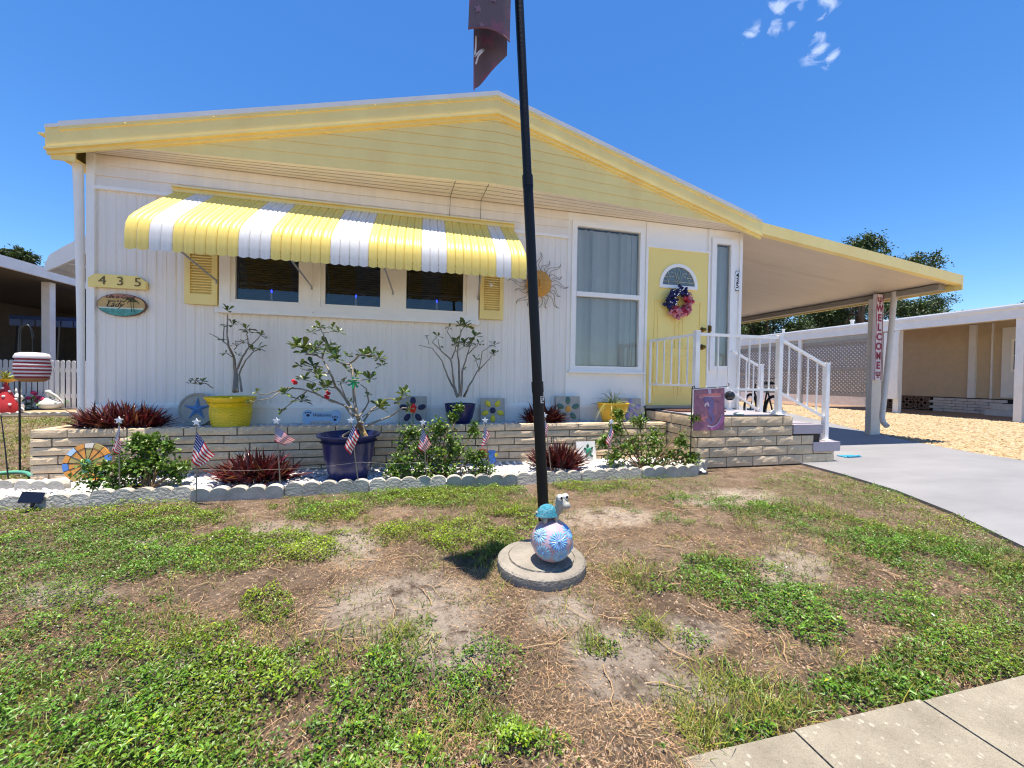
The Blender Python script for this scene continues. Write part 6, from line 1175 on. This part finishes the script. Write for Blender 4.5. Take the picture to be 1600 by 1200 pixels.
# ------------------------------------------------------------------ lawn: weeds, grass, straw
GREEN = [(100, 830, 130, 42), (50, 900, 110, 60), (190, 865, 90, 28), (320, 862, 82, 30), (470, 853, 45, 17), (150, 800, 170, 15), (270, 805, 70, 12), (490, 793, 66, 14), (560, 772, 60, 9), (700, 775, 110, 14), (640, 833, 40, 14, .7), (735, 848, 52, 30), (800, 790, 50, 14, .7), (980, 752, 120, 10), (150, 1085, 270, 110), (420, 1140, 330, 88), (690, 1050, 110, 66), (620, 1160, 240, 66), (40, 1180, 120, 60), (780, 1140, 70, 60, .7), (60, 985, 100, 36, .7), (300, 985, 110, 34, .4), (418, 946, 36, 22, 1.2), (520, 1000, 60, 26, .6), (380, 1040, 60, 30, .7),
         (1180, 790, 70, 16, .8), (1255, 765, 70, 22), (1310, 815, 115, 32, .9), (1420, 850, 120, 42, .92), (1530, 900, 105, 48, .92), (1580, 950, 60, 50), (1180, 915, 90, 30, .85), (1110, 890, 50, 22, .7), (1240, 955, 55, 22, .75), (1290, 988, 40, 18), (1420, 945, 100, 28, .8), (1500, 1000, 80, 22, .65), (1440, 1040, 75, 40, 1.1), (1545, 1020, 60, 34, .8), (1350, 1075, 50, 28, .9), (1410, 1080, 40, 24, .9), (1000, 910, 40, 18, .7), (1005, 985, 32, 20, .8), (940, 1012, 26, 16, .9), (940, 960, 26, 12, .7), (1085, 992, 26, 16, .7), (1100, 805, 70, 16, .6), (1140, 1140, 50, 22, .8), (880, 1170, 70, 26, .3), (1060, 770, 60, 10, .6), (910, 830, 20, 8, .5), (970, 790, 50, 10, .5), (1390, 775, 40, 20)]
NONE = [(760, 985, 130, 45), (960, 1080, 130, 70), (870, 960, 80, 40), (600, 955, 70, 26), (640, 880, 70, 22, .8), (960, 840, 70, 30, .8), (1060, 1110, 90, 40), (1240, 886, 44, 26), (340, 800, 60, 9), (800, 915, 90, 34)]
def density(x, y):
    b = blobs(x, y, GREEN, .6); k = blobs(x, y, NONE, .6); f = fbm(x * 3.2, y * 3.2, 11, 4); f2 = fbm(x * 9, y * 9, 15, 3)
    f3 = fbm(x * 26, y * 26, 19, 2); d = b * 1.08 - k * .5 + (f - .5) * 1.9 + (f2 - .5) * 1.4 + (f3 - .5) * .9 - .22; return np.clip(d, 0, 1)
def onlawn(x, y):
    dl = np.interp(y, [.7, 1.39, 1.87, 2.35, 2.85, 3.30], [2.75, 3.25, 3.60, 3.86, 4.0, 4.07]); xl = np.where(y < 3.1, -9, -9); u, v = proj(x, y)
    ok = (y > .775 - .05 * fbm(x * 9, y * 0 + 3, 141, 3) - .5 * np.clip((.66 - x) / .1, 0, 1)) & (x < dl + .045 * fbm(x * 0 + 2, y * 12, 151, 3)) & ((y < 3.11) | (x > 2.7) & (y < 3.33)) & (u > -90) & (u < 1690) & (v < 1290)
    ok |= (x < -3.15) & (y < 9.2) & (y > 3.1) & (x > -8.8)
    return ok & (((x - dc.x) ** 2 + (y - dc.y) ** 2) > .205 ** 2)
def sample(n, near=.55):
    # more candidates close to the viewer, where leaves show large
    r = np.sqrt(RNG.random(n)) * 5.2 + .3; m = int(n * near); r[:m] = RNG.random(m) ** .8 * 2.9 + .5; a = RNG.uniform(-1.35, 1.55, n); x, y = r * np.sin(a) , r * np.cos(a); k = onlawn(x, y); return x[k], y[k]
LEAFG = pm('weed_leaf', (106, 134, 34), .42, .15, 8, attr=True, trans=.22)
x, y = sample(900000, .6); d = density(x, y); k = RNG.random(len(x)) < d ** 1.15 * .82; x, y, d = x[k], y[k], d[k]; n = len(x)
lump = fbm(x * 14, y * 14, 81, 3); hgt = (.25 + .75 * RNG.random(n)) * (.006 + .055 * np.clip(d * 1.1, 0, 1) * np.clip(lump * 1.6 - .35, .05, 1)); P = np.stack([x, y, ground_z(x, y) + .003 + hgt], -1)
D = np.stack([RNG.normal(size=n), RNG.normal(size=n), RNG.uniform(-.2, .9, n)], -1); sz = RNG.uniform(.007, .0165, n) * (.7 + .6 * fbm(x * 2, y * 2, 41, 2))
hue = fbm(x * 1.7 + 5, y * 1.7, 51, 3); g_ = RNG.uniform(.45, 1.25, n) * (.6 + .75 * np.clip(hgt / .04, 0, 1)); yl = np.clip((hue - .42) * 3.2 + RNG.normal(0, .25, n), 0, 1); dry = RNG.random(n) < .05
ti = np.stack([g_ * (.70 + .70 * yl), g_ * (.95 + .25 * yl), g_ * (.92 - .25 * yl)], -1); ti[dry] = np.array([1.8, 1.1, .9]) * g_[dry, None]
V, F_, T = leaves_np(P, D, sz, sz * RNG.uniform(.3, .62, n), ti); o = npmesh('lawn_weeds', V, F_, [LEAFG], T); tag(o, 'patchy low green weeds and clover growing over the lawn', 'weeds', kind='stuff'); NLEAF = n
# grass blades
BLD = pm('grass_blade', (118, 130, 52), .5, .15, 8, attr=True, trans=.2)
TUFT = [(1000, 905, 40, 18), (1150, 1100, 110, 40), (940, 960, 70, 26, .7), (600, 1010, 90, 30, .6), (870, 1000, 60, 30, .5), (1330, 830, 150, 60, .6), (1490, 1010, 90, 40, .8), (720, 870, 60, 24, .5), (1200, 1040, 100, 34, .6), (800, 780, 200, 16, .5), (1100, 1150, 60, 30, .9), (300, 1000, 120, 40, .5), (500, 960, 100, 40, .5), (970, 1130, 60, 30, .5), (1570, 880, 40, 30), (120, 1100, 200, 80, .35), (500, 1150, 250, 60, .35), (850, 1120, 60, 60, .5)]
x, y = sample(230000, .5); b = np.clip(blobs(x, y, TUFT, .6) * .9 + .42 * density(x, y) + (fbm(x * 6, y * 6, 61, 3) - .58) * 2.2, .015, 1); k = RNG.random(len(x)) < b * .5
# a few real clumps of longer grass
for px, py, m, r in ((1180, 1085, 260, .07), (1110, 1150, 160, .05), (980, 900, 140, .05), (1010, 975, 90, .035), (930, 1010, 70, .03), (1030, 985, 60, .03), (1490, 860, 120, .05), (1560, 885, 120, .05), (1350, 1065, 120, .05), (545, 1000, 120, .07), (620, 1000, 80, .05), (1290, 800, 120, .06), (1110, 870, 60, .04), (740, 1110, 90, .06)):
    c = gnd(px, py); x = np.r_[x, c.x + RNG.normal(0, r, m)]; y = np.r_[y, c.y + RNG.normal(0, r, m)]; k = np.r_[k, np.ones(m, bool)]; b = np.r_[b, np.full(m, 1.6)]
k &= onlawn(x, y); x, y, b = x[k], y[k], b[k]; n = len(x); P = np.stack([x, y, ground_z(x, y)], -1); D = np.stack([RNG.normal(0, .55, n), RNG.normal(0, .55, n), np.full(n, 1.)], -1); yl = np.clip(RNG.normal(.35, .4, n), 0, 1.2); g_ = RNG.uniform(.6, 1.3, n)
V, F_, T = blades(P, D, RNG.uniform(.03, .075, n) * (.7 + .6 * b), RNG.uniform(.002, .004, n), np.stack([g_ * (.8 + .9 * yl), g_ * (1. + .25 * yl), g_ * (.9 + .2 * yl)], -1), RNG.uniform(.1, .6, n)); o = npmesh('lawn_grass', V, F_, [BLD], T); tag(o, 'scattered tufts of thin green and yellowing grass on the lawn', 'grass', kind='stuff')
# dry straw and litter lying on the soil
STR = pm('dry_straw', (176, 146, 110), .8, .12, 10, attr=True)
x, y = sample(420000, .55); u_b = blobs(x, y, BARE, .5); k = RNG.random(len(x)) < np.clip(0.84 - .45 * density(x, y) - .62 * u_b + (fbm(x * 5, y * 5, 71, 4) - .5) * 2.4, .05, 1) * .8; x, y = x[k], y[k]; n = len(x)
a = fbm(x * 3, y * 3, 121, 2) * 12 + RNG.normal(0, .9, n); P = np.stack([x, y, ground_z(x, y) + RNG.uniform(.0, .012, n)], -1); D = np.stack([np.cos(a), np.sin(a), RNG.normal(.05, .2, n)], -1); g_ = RNG.uniform(.3, 1.3, n) * (.7 + .6 * fbm(x * 6, y * 6, 131, 3)); rd = RNG.uniform(.9, 1.2, n)
V, F_, T = blades(P, D, RNG.uniform(.008, .055, n) * RNG.uniform(.6, 1.2, n), RNG.uniform(.0007, .0021, n), np.stack([g_ * rd, g_, g_ * RNG.uniform(.75, 1.15, n)], -1), RNG.uniform(-.1, .25, n), 1); o = npmesh('dry_straw', V, F_, [STR], T); tag(o, 'dry brown straw and dead grass scattered over the sandy soil', 'dry grass', kind='stuff')
# grit and crumbs of soil
GRIT = pm('soil_grit', (150, 134, 116), .95, .2, 40, attr=True)
def gx_(n): return RNG.uniform(-3.6, 4.0, n)
o = stones('soil_grit', 26000, gx_, lambda n: .76 + 2.35 * RNG.random(n) ** 1.5, lambda x, y: ground_z(x, y) + .001, .0015, .0055, [GRIT], [(1, 1, 1), (.55, .5, .46), (1.25, 1.22, 1.2), (.75, .68, .6)], keep=onlawn); tag(o, 'small clods and grit lying on the bare lawn soil', 'grit', kind='stuff')
# longer runners
RUN = pm('dead_runner', (176, 146, 108), .8, .15, 10); mb = MB()
for _ in range(240):
    xx, yy = sample(6); 
    if not len(xx): continue
    x0, y0 = float(xx[0]), float(yy[0])
    if float(density(xx[:1], yy[:1])[0]) > .5: continue
    a = random.uniform(0, 6.28); pts = []; L_ = random.uniform(.06, .2)
    for i in range(6):
        a += random.uniform(-.5, .5); x0 += math.cos(a) * L_ / 5; y0 += math.sin(a) * L_ / 5; pts.append((x0, y0, float(ground_z(np.array([x0]), np.array([y0]))[0]) + .004 + .008 * abs(math.sin(i * 1.3))))
    if all(onlawn(np.array([p[0]]), np.array([p[1]]))[0] for p in pts): mb.tube(pts, random.uniform(.0009, .0019), 4, cap=False)
mb.build('dead_runners', RUN, label='curling dead grass runners lying on bare soil', cat='dry grass', kind='stuff')
# white petals in the green
x, y = sample(5000); k = (density(x, y) > .6) & (RNG.random(len(x)) < .045); x, y = x[k], y[k]; n = len(x); ti = np.ones((n, 3)) * RNG.uniform(.8, 1.1, (n, 1))
V, F_, T = leaves_np(np.stack([x, y, np.full(n, .035)], -1), RNG.normal(size=(n, 3)) * [1, 1, .25], RNG.uniform(.006, .012, n), RNG.uniform(.005, .01, n), ti); o = npmesh('fallen_petals', V, F_, [pm('petal_white', (232, 228, 226), .6, attr=True)], T); tag(o, 'small white petals scattered in the green weeds', 'petals', kind='stuff')
# far mown strip on the left
x = RNG.uniform(-9, -3.15, 60000); y = RNG.uniform(3.2, 9.3, 60000); k = onlawn(x, y) & (y < 9.2); x, y = x[k], y[k]; b = fbm(x * .9, y * 1.6, 91, 3); k = RNG.random(len(x)) < np.clip((b - .3) * 2.6, .15, 1); x, y, b = x[k], y[k], b[k]; n = len(x); g_ = RNG.uniform(.6, 1.3, n); yl = np.clip(RNG.normal(.5, .45, n) - (b - .5) * 2, 0, 1.4)
V, F_, T = blades(np.stack([x, y, np.full(n, -.01)], -1), np.stack([RNG.normal(0, .6, n), RNG.normal(0, .6, n), np.ones(n)], -1), RNG.uniform(.03, .07, n), RNG.uniform(.006, .012, n), np.stack([g_ * (.85 + .8 * yl), g_ * (1. + .25 * yl), g_], -1), RNG.uniform(.2, .6, n), 2); o = npmesh('side_grass', V, F_, [BLD], T); tag(o, 'yellowing mown grass strip left of the brick planter', 'grass', kind='stuff')
